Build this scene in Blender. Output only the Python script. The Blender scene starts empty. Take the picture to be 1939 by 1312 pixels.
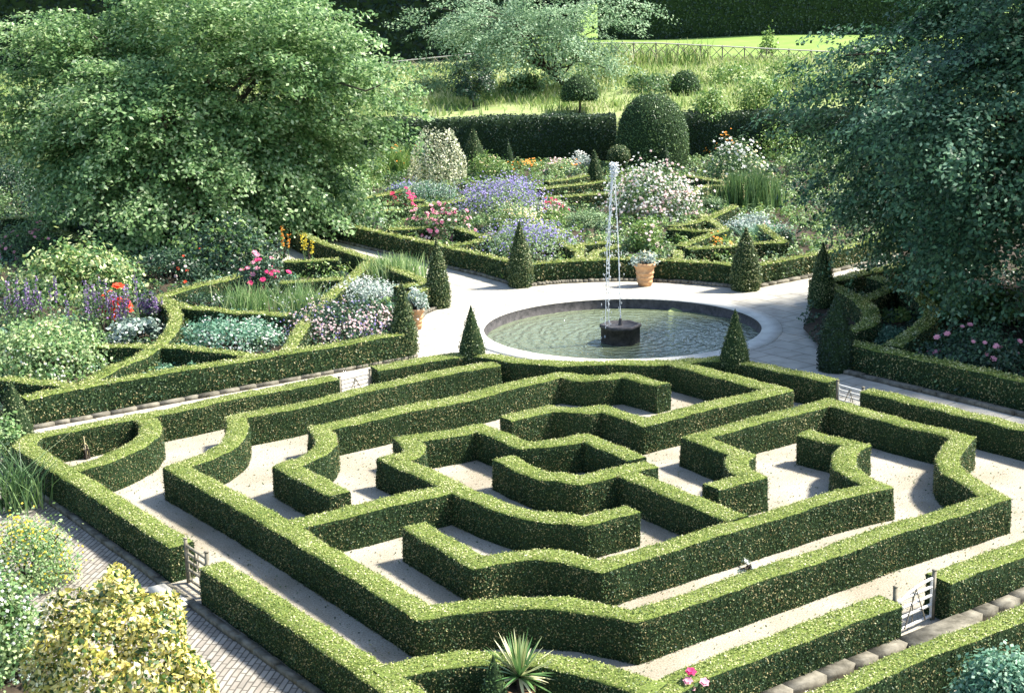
import bpy, math, random
import numpy as np
from mathutils import Matrix, Vector
random.seed(7)
RNG = np.random.default_rng(7)
scene = bpy.context.scene
COL = scene.collection

# ------------------------------------------------------------------ camera
F, PIT, ROL, YA = 2862.68, 0.230537, -0.024051, -0.94624
CX, CY, CAMZ = 969.5, 656.0, 10.76
FW = np.array([0, math.cos(PIT), -math.sin(PIT)])
R0 = np.array([1.0, 0, 0]); U0 = np.cross(R0, FW)
R2 = math.cos(ROL)*R0 + math.sin(ROL)*U0
U2 = -math.sin(ROL)*R0 + math.cos(ROL)*U0
cam_d = bpy.data.cameras.new("camera")
cam = bpy.data.objects.new("camera", cam_d)
COL.objects.link(cam)
cam_d.sensor_width = 36.0
cam_d.lens = 36.0*F/1939.0
cam_d.clip_start = 0.5; cam_d.clip_end = 3000
M = Matrix.Identity(4)
for i in range(3):
    M[i][0] = R2[i]; M[i][1] = U2[i]; M[i][2] = -FW[i]
M[2][3] = CAMZ
cam.matrix_world = M
scene.camera = cam

def ray(px, py): return FW*F + R2*(px-CX) - U2*(py-CY)
def at(px, py, z=0.0):
    d = ray(px, py); t = (z-CAMZ)/d[2]
    return np.array([d[0]*t, d[1]*t, z])
def at_y(px, py, y):
    d = ray(px, py); t = y/d[1]
    return np.array([d[0]*t, y, CAMZ+d[2]*t])
dA = np.array([math.cos(YA), math.sin(YA)]); dB = np.array([-dA[1], dA[0]])
def grid(a, b, z=0.0):
    p = dA*a + dB*b
    return np.array([p[0], p[1], z])

TX = np.array([-5, 95.9, 97.3, 99.5, 119, 150, 260, 600, 1500.])
TZ = np.array([-.02, -.02, 2.75, 2.95, 4.95, 6.1, 8.5, 9.6, 9.8])
def terrain(x, y):
    return np.interp(y, TX, TZ) + 0.10*np.sin(x*.31+y*.17)*np.clip((y-100)/10, 0, 1)
def at_t(px, py):
    d = ray(px, py)
    for t in np.linspace(90, 320, 2400)/F:
        p = d*t
        if CAMZ+p[2] <= terrain(p[0], p[1]):
            return np.array([p[0], p[1], terrain(p[0], p[1])])
    return np.array([p[0], p[1], CAMZ+p[2]])

# ------------------------------------------------------------------ light
SUN = np.array([0.975, 0.21]); SUN /= np.linalg.norm(SUN)
EL = math.radians(51)
sd = bpy.data.lights.new("sun", 'SUN'); so = bpy.data.objects.new("sun", sd); COL.objects.link(so)
sd.energy = 4.8; sd.angle = math.radians(6); sd.color = (1.0, .95, .85)
sv = Vector((SUN[0]*math.cos(EL), SUN[1]*math.cos(EL), math.sin(EL)))
so.rotation_euler = sv.to_track_quat('Z', 'Y').to_euler()
so.location = (60, 40, 80)
world = bpy.data.worlds.new("World"); scene.world = world; world.use_nodes = True
nt = world.node_tree
sky = nt.nodes.new('ShaderNodeTexSky'); sky.sky_type = 'NISHITA'; sky.sun_disc = False
sky.sun_elevation = EL; sky.sun_rotation = math.atan2(SUN[0], SUN[1])
bg = nt.nodes['Background']; bg.inputs[1].default_value = 0.115
nt.links.new(sky.outputs[0], bg.inputs[0])
vs = scene.view_settings
vs.view_transform = 'Standard'; vs.look = 'None'; vs.gamma = 1.0; vs.exposure = 1.42; vs.use_curve_mapping = False

# ------------------------------------------------------------------ materials
def newmat(name):
    m = bpy.data.materials.new(name); m.use_nodes = True
    return m, m.node_tree.nodes, m.node_tree.links, m.node_tree.nodes['Principled BSDF']
def ramp(nodes, stops, interp='LINEAR'):
    r = nodes.new('ShaderNodeValToRGB'); cr = r.color_ramp; cr.interpolation = interp
    while len(cr.elements) > 1: cr.elements.remove(cr.elements[-1])
    cr.elements[0].position = stops[0][0]; cr.elements[0].color = (*stops[0][1], 1)
    for p, c in stops[1:]:
        e = cr.elements.new(p); e.color = (*c, 1)
    return r
def leafmat(name, cols, rough=.5, trans=.25, spec=.5, patch=None):
    """cols: list of (position, rgb) sampled per leaf; patch: scale of broad growth variation"""
    m, n, l, p = newmat(name)
    geo = n.new('ShaderNodeNewGeometry')
    r = ramp(n, cols)
    src = geo.outputs['Random Per Island']
    if patch:
        tc = n.new('ShaderNodeTexCoord'); nz = n.new('ShaderNodeTexNoise')
        nz.inputs['Scale'].default_value = patch; nz.inputs['Detail'].default_value = 3
        l.new(tc.outputs['Object'], nz.inputs['Vector'])
        ma = n.new('ShaderNodeMath'); ma.operation = 'MULTIPLY_ADD'
        l.new(nz.outputs['Fac'], ma.inputs[0]); ma.inputs[1].default_value = 1.0; ma.inputs[2].default_value = -0.5
        ad = n.new('ShaderNodeMath'); ad.operation = 'ADD'; ad.use_clamp = True
        l.new(ma.outputs[0], ad.inputs[0]); l.new(src, ad.inputs[1]); src = ad.outputs[0]
    l.new(src, r.inputs[0])
    l.new(r.outputs[0], p.inputs['Base Color'])
    p.inputs['Roughness'].default_value = rough
    p.inputs['Specular IOR Level'].default_value = spec
    if trans > 0:
        t = n.new('ShaderNodeBsdfTranslucent'); mx = n.new('ShaderNodeMixShader'); mx.inputs[0].default_value = trans
        hs = n.new('ShaderNodeHueSaturation'); hs.inputs['Hue'].default_value = .485; hs.inputs['Value'].default_value = 1.35
        l.new(r.outputs[0], hs.inputs['Color']); l.new(hs.outputs[0], t.inputs[0])
        l.new(p.outputs[0], mx.inputs[1]); l.new(t.outputs[0], mx.inputs[2])
        l.new(mx.outputs[0], n['Material Output'].inputs[0])
    return m
def noisemat(name, c1, c2, scale=8, rough=.8, c3=None, bump=0.0, detail=6, spec=.3, coord='Object'):
    m, n, l, p = newmat(name)
    tc = n.new('ShaderNodeTexCoord'); nz = n.new('ShaderNodeTexNoise')
    nz.inputs['Scale'].default_value = scale; nz.inputs['Detail'].default_value = detail; nz.inputs['Roughness'].default_value = .65
    l.new(tc.outputs[coord], nz.inputs['Vector'])
    st = [(.32, c1), (.68, c2)] if c3 is None else [(.28, c1), (.5, c2), (.72, c3)]
    r = ramp(n, st); l.new(nz.outputs['Fac'], r.inputs[0]); l.new(r.outputs[0], p.inputs['Base Color'])
    p.inputs['Roughness'].default_value = rough; p.inputs['Specular IOR Level'].default_value = spec
    if bump:
        b = n.new('ShaderNodeBump'); b.inputs['Strength'].default_value = bump; b.inputs['Distance'].default_value = .03
        l.new(nz.outputs['Fac'], b.inputs['Height']); l.new(b.outputs[0], p.inputs['Normal'])
    return m

M_TOP = leafmat("hedge_top_leaf", [(0, (.05, .10, .02)), (.22, (.16, .22, .045)), (.5, (.31, .36, .09)), (.78, (.48, .48, .19)), (1, (.66, .63, .38))], .5, .2, .4, 1.1)  # leaves on hedge tops: paler and yellower than on the sides
M_SIDE = leafmat("hedge_side_leaf", [(0, (.014, .040, .018)), (.4, (.045, .10, .036)), (.64, (.095, .155, .05)), (.78, (.18, .18, .065)), (.9, (.25, .20, .09)), (1, (.40, .36, .17))], .55, .12, .35, .9)  # leaves on hedge sides: darker green with some brown ones
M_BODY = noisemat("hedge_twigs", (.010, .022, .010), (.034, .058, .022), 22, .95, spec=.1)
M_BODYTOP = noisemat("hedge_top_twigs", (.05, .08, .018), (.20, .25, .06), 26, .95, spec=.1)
M_SPRIG = leafmat("cone_clipped_leaf", [(0, (0.029, 0.064, 0.022)), (0.5, (0.088, 0.136, 0.045)), (0.85, (0.192, 0.216, 0.08)), (1, (0.32, 0.32, 0.16))], .5, .12, .4, 1.2)
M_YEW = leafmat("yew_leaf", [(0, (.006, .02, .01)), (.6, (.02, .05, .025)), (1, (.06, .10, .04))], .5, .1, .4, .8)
M_DOME = leafmat("dome_leaf", [(0, (0.027, 0.068, 0.024)), (0.6, (0.068, 0.135, 0.041)), (1, (0.162, 0.243, 0.068))], .5, .12, .4, .8)
M_WEEP = leafmat("silver_green_leaf", [(0, (.04, .11, .035)), (.5, (.16, .29, .10)), (.85, (.32, .47, .20)), (1, (.56, .66, .40))], .45, .42, .4, .35)
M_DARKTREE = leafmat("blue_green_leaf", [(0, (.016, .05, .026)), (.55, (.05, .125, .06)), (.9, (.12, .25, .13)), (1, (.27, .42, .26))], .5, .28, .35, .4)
M_APPLE = leafmat("apple_leaf", [(0, (0.078, 0.156, 0.078)), (0.6, (0.208, 0.338, 0.182)), (1, (0.494, 0.624, 0.416))], .5, .4, .35, .5)
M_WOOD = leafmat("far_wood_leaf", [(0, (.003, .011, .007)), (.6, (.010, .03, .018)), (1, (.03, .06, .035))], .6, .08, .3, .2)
M_GREEN = leafmat("mid_green_leaf", [(0, (.025, .07, .025)), (.5, (.075, .16, .05)), (1, (.20, .30, .11))], .45, .25, .5, 1)
M_FRESH = leafmat("fresh_green_leaf", [(0, (.05, .13, .025)), (.5, (.14, .27, .06)), (1, (.34, .44, .14))], .45, .3, .5, 1)
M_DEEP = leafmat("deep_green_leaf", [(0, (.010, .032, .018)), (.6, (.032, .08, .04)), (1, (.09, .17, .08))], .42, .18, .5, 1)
M_PALE = leafmat("pale_green_leaf", [(0, (.07, .17, .05)), (.5, (.20, .33, .11)), (1, (.48, .57, .28))], .45, .25, .5, 1)
M_EDGED = leafmat("cream_edged_leaf", [(0, (.04, .11, .035)), (.45, (.12, .24, .07)), (.6, (.30, .42, .13)), (1, (.66, .70, .36))], .45, .25, .5, 1)
M_SILVER = leafmat("silver_leaf", [(0, (.14, .22, .18)), (.5, (.33, .41, .35)), (1, (.70, .74, .68))], .5, .2, .4, 1)
M_TEAL = leafmat("teal_leaf", [(0, (.05, .15, .09)), (.5, (.13, .28, .18)), (1, (.33, .48, .34))], .5, .25, .4, 1)
M_GREY = leafmat("grey_green_leaf", [(0, (.10, .20, .08)), (.5, (.20, .31, .14)), (1, (.34, .43, .22))], .5, .2, .4, 1)
M_HOLLY = leafmat("golden_holly_leaf", [(0, (.03, .07, .02)), (.3, (.08, .15, .03)), (.38, (.40, .42, .08)), (.6, (.72, .62, .16)), (.85, (.80, .72, .32)), (1, (.86, .82, .52))], .35, .2, .5)
M_VARIEG = leafmat("variegated_holly_leaf", [(0, (.03, .07, .025)), (.3, (.09, .14, .06)), (.4, (.44, .46, .26)), (1, (.80, .79, .58))], .4, .2, .5)
M_YUCCA = leafmat("yucca_blade", [(0, (.07, .18, .05)), (.5, (.15, .28, .09)), (.6, (.50, .53, .25)), (1, (.68, .66, .40))], .35, .15, .5)
M_STRAW = leafmat("meadow_blade", [(0, (.10, .20, .05)), (.4, (.24, .34, .10)), (.75, (.40, .45, .20)), (1, (.58, .57, .36))], .6, .35, .2, .25)
M_LAV = leafmat("lavender_flower", [(0, (.16, .12, .36)), (.5, (.34, .29, .58)), (1, (.58, .53, .76))], .7, .2, .2)
M_PURPLE = leafmat("purple_flower", [(0, (.14, .06, .24)), (.5, (.30, .17, .40)), (1, (.52, .40, .60))], .7, .2, .2)
M_PINK = leafmat("pink_petal", [(0, (.62, .12, .24)), (.5, (.74, .30, .38)), (1, (.84, .56, .58))], .6, .2, .3)
M_DEEPPINK = leafmat("deep_pink_petal", [(0, (.50, .015, .10)), (.6, (.66, .05, .18)), (1, (.78, .22, .34))], .6, .2, .3)
M_BLUSH = leafmat("blush_petal", [(0, (.72, .46, .46)), (.5, (.82, .64, .60)), (1, (.86, .80, .74))], .6, .25, .3)
M_WHITE = leafmat("white_petal", [(0, (.66, .66, .60)), (1, (.85, .85, .80))], .6, .25, .3)
M_CREAM = leafmat("cream_petal", [(0, (.74, .62, .30)), (1, (.85, .80, .55))], .6, .25, .3)
M_ORANGE = leafmat("orange_petal", [(0, (.70, .20, .03)), (1, (.82, .45, .06))], .6, .2, .3)
M_YELLOW = leafmat("yellow_petal", [(0, (.72, .55, .03)), (1, (.85, .75, .12))], .6, .2, .3)
M_RED = leafmat("scarlet_petal", [(0, (.62, .02, .01)), (1, (.80, .09, .02))], .6, .2, .3)
M_BARK = noisemat("bark", (.05, .045, .035), (.17, .15, .12), 9, .9, bump=.6)
M_DARKBARK = noisemat("dark_bark", (.02, .018, .014), (.08, .065, .05), 9, .9, bump=.6)
M_OLDWOOD = noisemat("weathered_wood", (.28, .26, .22), (.58, .55, .48), 22, .8, bump=.2)
M_RUSTIC = noisemat("rustic_pole", (.12, .11, .08), (.30, .27, .20), 6, .9)
M_WHITEWOOD = noisemat("pale_gate_wood", (.55, .53, .48), (.78, .76, .70), 18, .7)
M_TERRA = noisemat("terracotta", (.46, .24, .11), (.66, .42, .23), 7, .85, bump=.15)
M_SOIL = noisemat("soil", (.025, .018, .011), (.075, .055, .035), 5, .95, bump=.8)
M_STONE = noisemat("kerb_stone", (.06, .055, .04), (.26, .24, .19), 3.5, .9, bump=.5)
M_DARKSTONE = noisemat("fountain_stone", (.03, .03, .03), (.11, .10, .10), 6, .7, bump=.4)
M_COPING = noisemat("coping_stone", (.50, .48, .42), (.66, .64, .57), 2.5, .85, bump=.2)

def gravel_mat():
    m, n, l, p = newmat("gravel")
    tc = n.new('ShaderNodeTexCoord')
    a = n.new('ShaderNodeTexNoise'); a.inputs['Scale'].default_value = 30; a.inputs['Detail'].default_value = 6; a.inputs['Roughness'].default_value = .8
    b = n.new('ShaderNodeTexNoise'); b.inputs['Scale'].default_value = .55; b.inputs['Detail'].default_value = 4
    v = n.new('ShaderNodeTexVoronoi'); v.inputs['Scale'].default_value = 9
    for t in (a, b, v): l.new(tc.outputs['Object'], t.inputs['Vector'])
    r1 = ramp(n, [(.34, (.10, .085, .06)), (.46, (.35, .315, .25)), (.66, (.54, .50, .41))]); l.new(a.outputs['Fac'], r1.inputs[0])
    r2 = ramp(n, [(.30, (.66, .63, .56)), (.62, (1, 1, 1))]); l.new(b.outputs['Fac'], r2.inputs[0])
    mx = n.new('ShaderNodeMix'); mx.data_type = 'RGBA'; mx.blend_type = 'MULTIPLY'; mx.inputs[0].default_value = 1
    l.new(r1.outputs[0], mx.inputs[6]); l.new(r2.outputs[0], mx.inputs[7])
    l.new(mx.outputs[2], p.inputs['Base Color']); p.inputs['Roughness'].default_value = .95
    bp = n.new('ShaderNodeBump'); bp.inputs['Strength'].default_value = .7; bp.inputs['Distance'].default_value = .02
    l.new(a.outputs['Fac'], bp.inputs['Height']); l.new(bp.outputs[0], p.inputs['Normal'])
    return m
M_GRAVEL = gravel_mat()
def slab_mat(name, c1, c2, mortar, w, h, msize, rot, wear=(.72, 1.0), offset=.5):
    m, n, l, p = newmat(name)
    tc = n.new('ShaderNodeTexCoord'); mp = n.new('ShaderNodeMapping'); mp.inputs['Rotation'].default_value = (0, 0, rot)
    l.new(tc.outputs['Object'], mp.inputs['Vector'])
    nz0 = n.new('ShaderNodeTexNoise'); nz0.inputs['Scale'].default_value = 1.2
    mv = n.new('ShaderNodeMix'); mv.data_type = 'RGBA'; mv.blend_type = 'ADD'; mv.inputs[0].default_value = .06
    l.new(mp.outputs[0], nz0.inputs['Vector']); l.new(mp.outputs[0], mv.inputs[6]); l.new(nz0.outputs['Color'], mv.inputs[7])
    b = n.new('ShaderNodeTexBrick'); b.inputs['Scale'].default_value = 1; b.offset = offset; b.squash = 1.5; b.squash_frequency = 3
    b.inputs['Brick Width'].default_value = w; b.inputs['Row Height'].default_value = h; b.inputs['Mortar Size'].default_value = msize
    b.inputs['Color1'].default_value = (*c1, 1); b.inputs['Color2'].default_value = (*c2, 1); b.inputs['Mortar'].default_value = (*mortar, 1)
    l.new(mv.outputs[2], b.inputs['Vector'])
    nz = n.new('ShaderNodeTexNoise'); nz.inputs['Scale'].default_value = 2.2; nz.inputs['Detail'].default_value = 8; l.new(tc.outputs['Object'], nz.inputs['Vector'])
    r = ramp(n, [(.3, (wear[0],)*3), (.6, (wear[1],)*3)]); l.new(nz.outputs['Fac'], r.inputs[0])
    mx = n.new('ShaderNodeMix'); mx.data_type = 'RGBA'; mx.blend_type = 'MULTIPLY'; mx.inputs[0].default_value = 1
    l.new(b.outputs['Color'], mx.inputs[6]); l.new(r.outputs[0], mx.inputs[7]); l.new(mx.outputs[2], p.inputs['Base Color'])
    p.inputs['Roughness'].default_value = .85
    bp = n.new('ShaderNodeBump'); bp.inputs['Strength'].default_value = .5; bp.inputs['Distance'].default_value = .02
    l.new(b.outputs['Fac'], bp.inputs['Height']); bp.invert = True; l.new(bp.outputs[0], p.inputs['Normal'])
    return m
M_PAVE = slab_mat("stone_flags", (.50, .465, .39), (.43, .40, .335), (.24, .22, .17), 1.15, .8, .02, -YA)
M_BRICK = slab_mat("path_brick", (.26, .23, .19), (.36, .33, .28), (.10, .09, .07), .30, .11, .014, -YA+.78)
M_LAWN = noisemat("lawn_grass", (.16, .27, .06), (.25, .34, .10), .35, .9, spec=.1)
M_BANK = noisemat("bank_grass", (.12, .20, .05), (.30, .34, .15), .35, .95, c3=(.20, .30, .08), spec=.1)

def water_mat():
    m, n, l, p = newmat("pool_water")
    p.inputs['Base Color'].default_value = (.14, .17, .10, 1); p.inputs['Roughness'].default_value = .04
    p.inputs['IOR'].default_value = 1.33; p.inputs['Specular IOR Level'].default_value = 1.0
    tc = n.new('ShaderNodeTexCoord')
    w = n.new('ShaderNodeTexWave'); w.wave_type = 'RINGS'; w.rings_direction = 'SPHERICAL'
    w.inputs['Scale'].default_value = .8; w.inputs['Distortion'].default_value = 9; w.inputs['Detail'].default_value = 4; w.inputs['Detail Scale'].default_value = 2.2
    nz = n.new('ShaderNodeTexNoise'); nz.inputs['Scale'].default_value = 3.2; nz.inputs['Detail'].default_value = 4
    l.new(tc.outputs['Object'], w.inputs['Vector']); l.new(tc.outputs['Object'], nz.inputs['Vector'])
    ma = n.new('ShaderNodeMath'); ma.operation = 'MULTIPLY_ADD'; l.new(nz.outputs['Fac'], ma.inputs[0]); ma.inputs[1].default_value = 1.6
    l.new(w.outputs['Fac'], ma.inputs[2])
    b = n.new('ShaderNodeBump'); b.inputs['Strength'].default_value = .8; b.inputs['Distance'].default_value = .05
    l.new(ma.outputs[0], b.inputs['Height']); l.new(b.outputs[0], p.inputs['Normal'])
    return m
M_WATER = water_mat()
m_, n_, l_, p_ = newmat("falling_water")
p_.inputs['Base Color'].default_value = (.9, .93, .95, 1); p_.inputs['Roughness'].default_value = .25
p_.inputs['Transmission Weight'].default_value = .25; p_.inputs['IOR'].default_value = 1.33
M_JET = m_

# ------------------------------------------------------------------ mesh helpers
class MB:
    """collects geometry, builds ONE mesh object"""
    def __init__(s): s.v = []; s.f = []; s.m = []; s.n = 0
    def add(s, V, Fc, mi=0):
        V = np.asarray(V, float).reshape(-1, 3)
        s.v.append(V)
        if isinstance(Fc, np.ndarray): s.f.append(Fc+s.n); s.m.append(np.full(len(Fc), mi))
        else:
            for f in Fc:
                s.f.append(np.array([f])+s.n); s.m.append(np.array([mi]))
        s.n += len(V)
    def build(s, name, mats, parent=None, smooth=False):
        if not isinstance(mats, (list, tuple)): mats = [mats]
        me = bpy.data.meshes.new(name)
        V = np.concatenate(s.v) if s.v else np.zeros((0, 3))
        me.vertices.add(len(V)); me.vertices.foreach_set('co', V.astype(np.float32).ravel())
        tot = np.concatenate([np.full(len(f), f.shape[1]) for f in s.f]).astype(np.int32)
        idx = np.concatenate([f.ravel() for f in s.f]).astype(np.int32)
        me.loops.add(len(idx)); me.loops.foreach_set('vertex_index', idx)
        me.polygons.add(len(tot))
        st = np.zeros(len(tot), np.int32); st[1:] = np.cumsum(tot)[:-1]
        me.polygons.foreach_set('loop_start', st); me.polygons.foreach_set('loop_total', tot)
        me.polygons.foreach_set('material_index', np.concatenate(s.m).astype(np.int32))
        if smooth: me.polygons.foreach_set('use_smooth', np.ones(len(tot), bool))
        for m in mats: me.materials.append(m)
        me.update(calc_edges=True)
        o = bpy.data.objects.new(name, me); COL.objects.link(o)
        if parent is not None:
            o.parent = parent
            o.matrix_parent_inverse = parent.matrix_world.inverted()
        return o

LABELS = {}
def tag(o, label=None, cat=None, group=None, kind=None):
    if label: o['label'] = label
    if cat: o['category'] = cat
    if group: o['group'] = group
    if kind: o['kind'] = kind
    return o
def empty(name, loc):
    o = bpy.data.objects.new(name, None); COL.objects.link(o)
    o.location = tuple(float(c) for c in loc); o.empty_display_size = .3
    o.matrix_world = Matrix.Translation(o.location)
    return o
def norm(v): return v/np.maximum(np.linalg.norm(v, axis=-1, keepdims=True), 1e-9)

def leaf_quads(P, N, size, aspect=.55, tilt=.6, rng=RNG, sj=.35, fold=0.0):
    """one rhombus leaf at each P, facing roughly N"""
    k = len(P)
    N = norm(N + rng.normal(0, tilt, (k, 3)))
    T = norm(np.cross(N, rng.normal(0, 1, (k, 3)))); B = np.cross(N, T)
    L = (size*(1+rng.uniform(-sj, sj, k)))[:, None]
    a = P - T*L*.5; c = P + T*L*.5
    b = P + B*L*aspect*.5 + N*L*fold; d = P - B*L*aspect*.5 + N*L*fold
    V = np.stack([a, b, c, d], 1).reshape(-1, 3)
    return V, np.arange(4*k).reshape(k, 4)
def tube(pts, rad, seg=6):
    pts = np.asarray(pts, float); n = len(pts)
    rad = np.broadcast_to(np.asarray(rad, float), (n,))
    t = norm(np.gradient(pts, axis=0)); ref = np.array([.31, .17, .94]) if abs(t[0][2]) < .8 else np.array([1., .1, 0])
    u = norm(np.cross(t, ref)); v = np.cross(t, u)
    a = np.arange(seg)/seg*2*np.pi
    V = pts[:, None]+rad[:, None, None]*(np.cos(a)[None, :, None]*u[:, None]+np.sin(a)[None, :, None]*v[:, None])
    i = np.arange(n-1)[:, None]*seg; j = np.arange(seg)[None]; j2 = (j+1) % seg
    Fq = np.stack([i+j, i+j2, i+seg+j2, i+seg+j], -1).reshape(-1, 4)
    return V.reshape(-1, 3), Fq
def add_tube(mb, pts, rad, seg=6, mi=0):
    V, Fq = tube(pts, rad, seg); n = len(V); mb.add(V, Fq, mi)
    cap = np.array([list(range(seg))[::-1]]); mb.add(V[:seg], cap, mi); mb.add(V[-seg:], cap[:, ::-1], mi)
def add_box(mb, c, sx, sy, sz, ang=0.0, mi=0):
    ca, sa = math.cos(ang), math.sin(ang); V = []
    for z in (-1, 1):
        for x, y in ((-1, -1), (1, -1), (1, 1), (-1, 1)):
            X, Y = x*sx/2, y*sy/2
            V.append((c[0]+ca*X-sa*Y, c[1]+sa*X+ca*Y, c[2]+z*sz/2))
    mb.add(V, np.array([[3, 2, 1, 0], [4, 5, 6, 7], [0, 1, 5, 4], [1, 2, 6, 5], [2, 3, 7, 6], [3, 0, 4, 7]]), mi)
def lathe(prof, c, seg=24, wob=0.0, rng=RNG):
    prof = np.asarray(prof, float); a = np.arange(seg)/seg*2*np.pi
    V = np.stack([prof[:, 0][:, None]*np.cos(a), prof[:, 0][:, None]*np.sin(a), np.repeat(prof[:, 1][:, None], seg, 1)], -1)
    if wob: V[..., :2] *= 1+wob*(np.sin(3*a+prof[:, 1][:, None]*4)+np.sin(5*a-prof[:, 1][:, None]*7))[..., None]*.5
    V = V.reshape(-1, 3)+np.asarray(c, float)
    n = len(prof); i = np.arange(n-1)[:, None]*seg; j = np.arange(seg)[None]; j2 = (j+1) % seg
    return V, np.stack([i+j, i+j2, i+seg+j2, i+seg+j], -1).reshape(-1, 4)
def scatter(V, Fq, count, rng=RNG):
    """random points and normals on quads"""
    a, b, c, d = (V[Fq[:, k]] for k in range(4))
    nn = np.cross(c-a, d-b); ar = np.linalg.norm(nn, axis=1)*.5
    if ar.sum() <= 0: return np.zeros((0, 3)), np.zeros((0, 3)), np.zeros(0, int)
    q = rng.choice(len(Fq), int(count), p=ar/ar.sum())
    s, t = rng.random((2, int(count), 1))
    P = a[q]*(1-s)*(1-t)+b[q]*s*(1-t)+c[q]*s*t+d[q]*(1-s)*t
    return P, norm(nn[q]), q
def quad_area(V, Fq):
    a, b, c, d = (V[Fq[:, k]] for k in range(4))
    return np.linalg.norm(np.cross(c-a, d-b), axis=1)*.5

# ------------------------------------------------------------------ hedges
def catmull(p, n=9):
    p = np.asarray(p); q = np.vstack([2*p[0]-p[1], p, 2*p[-1]-p[-2]]); out = []
    for i in range(1, len(q)-2):
        for t in np.arange(n)/n:
            out.append(.5*((2*q[i])+(-q[i-1]+q[i+1])*t+(2*q[i-1]-5*q[i]+4*q[i+1]-q[i+2])*t*t+(-q[i-1]+3*q[i]-3*q[i+1]+q[i+2])*t**3))
    out.append(q[-2]); return np.array(out)
def expand(path, z):
    """path: list of pixel points on the hedge top; a nested list is a smooth curve through its points"""
    pts = []; w = lambda p: (at(p[0], p[1], z)[:2] if len(p) == 2 else grid(p[0], p[1])[:2])
    for e in path:
        if isinstance(e, list):
            c = catmull([w(p) for p in e])
            if pts and np.linalg.norm(pts[-1]-c[0]) < .02: c = c[1:]
            pts += list(c)
        else: pts.append(w(e))
    keep = [pts[0]]
    for p in pts[1:]:
        if np.linalg.norm(p-keep[-1]) > .03: keep.append(p)
    return np.array(keep)
def stations(P, w):
    d = norm(np.diff(P, axis=0)); out = []; nr = []
    turn = np.zeros(len(P))
    for i in range(1, len(P)-1):
        turn[i] = math.acos(max(-1, min(1, float(d[i-1]@d[i]))))
    for i in range(len(P)):
        if i == 0: t = d[0]; s = 1
        elif i == len(P)-1: t = d[-1]; s = 1
        else: t = norm(d[i-1]+d[i]); s = min(1/max(math.cos(turn[i]/2), .3), 2.2)
        out.append(P[i]); nr.append(np.array([-t[1], t[0]])*s)
        if i < len(P)-1:
            L = np.linalg.norm(P[i+1]-P[i])
            lo = w*.5*math.tan(turn[i]/2)+.03; hi = L-w*.5*math.tan(turn[i+1]/2)-.03
            k = int((hi-lo)/.22)
            if k >= 1:
                for t_ in np.linspace(lo, hi, k+1):
                    if t_ < .04 or t_ > L-.04: continue
                    out.append(P[i]+d[i]*t_); nr.append(np.array([-d[i][1], d[i][0]]))
    return np.array(out), np.array(nr)
def wobble(P, amp, f=1.0, ph=0.0):
    x, y, z = P[:, 0]*f, P[:, 1]*f, P[:, 2]*f
    return amp*(np.sin(2.1*x+1.3*y+ph)+np.sin(4.7*y-3.1*x+2.9*z+ph*2)+.6*np.sin(9.1*x+7.7*y+8*z))/2.6
def seg_dist(Q, P):
    best = np.full(len(Q), 1e9)
    for a, b in zip(P[:-1], P[1:]):
        ab = b-a; t = np.clip(((Q-a)@ab)/(ab@ab), 0, 1)
        best = np.minimum(best, np.linalg.norm(Q-a-t[:, None]*ab, axis=1))
    return best
HEDGES = []
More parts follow.
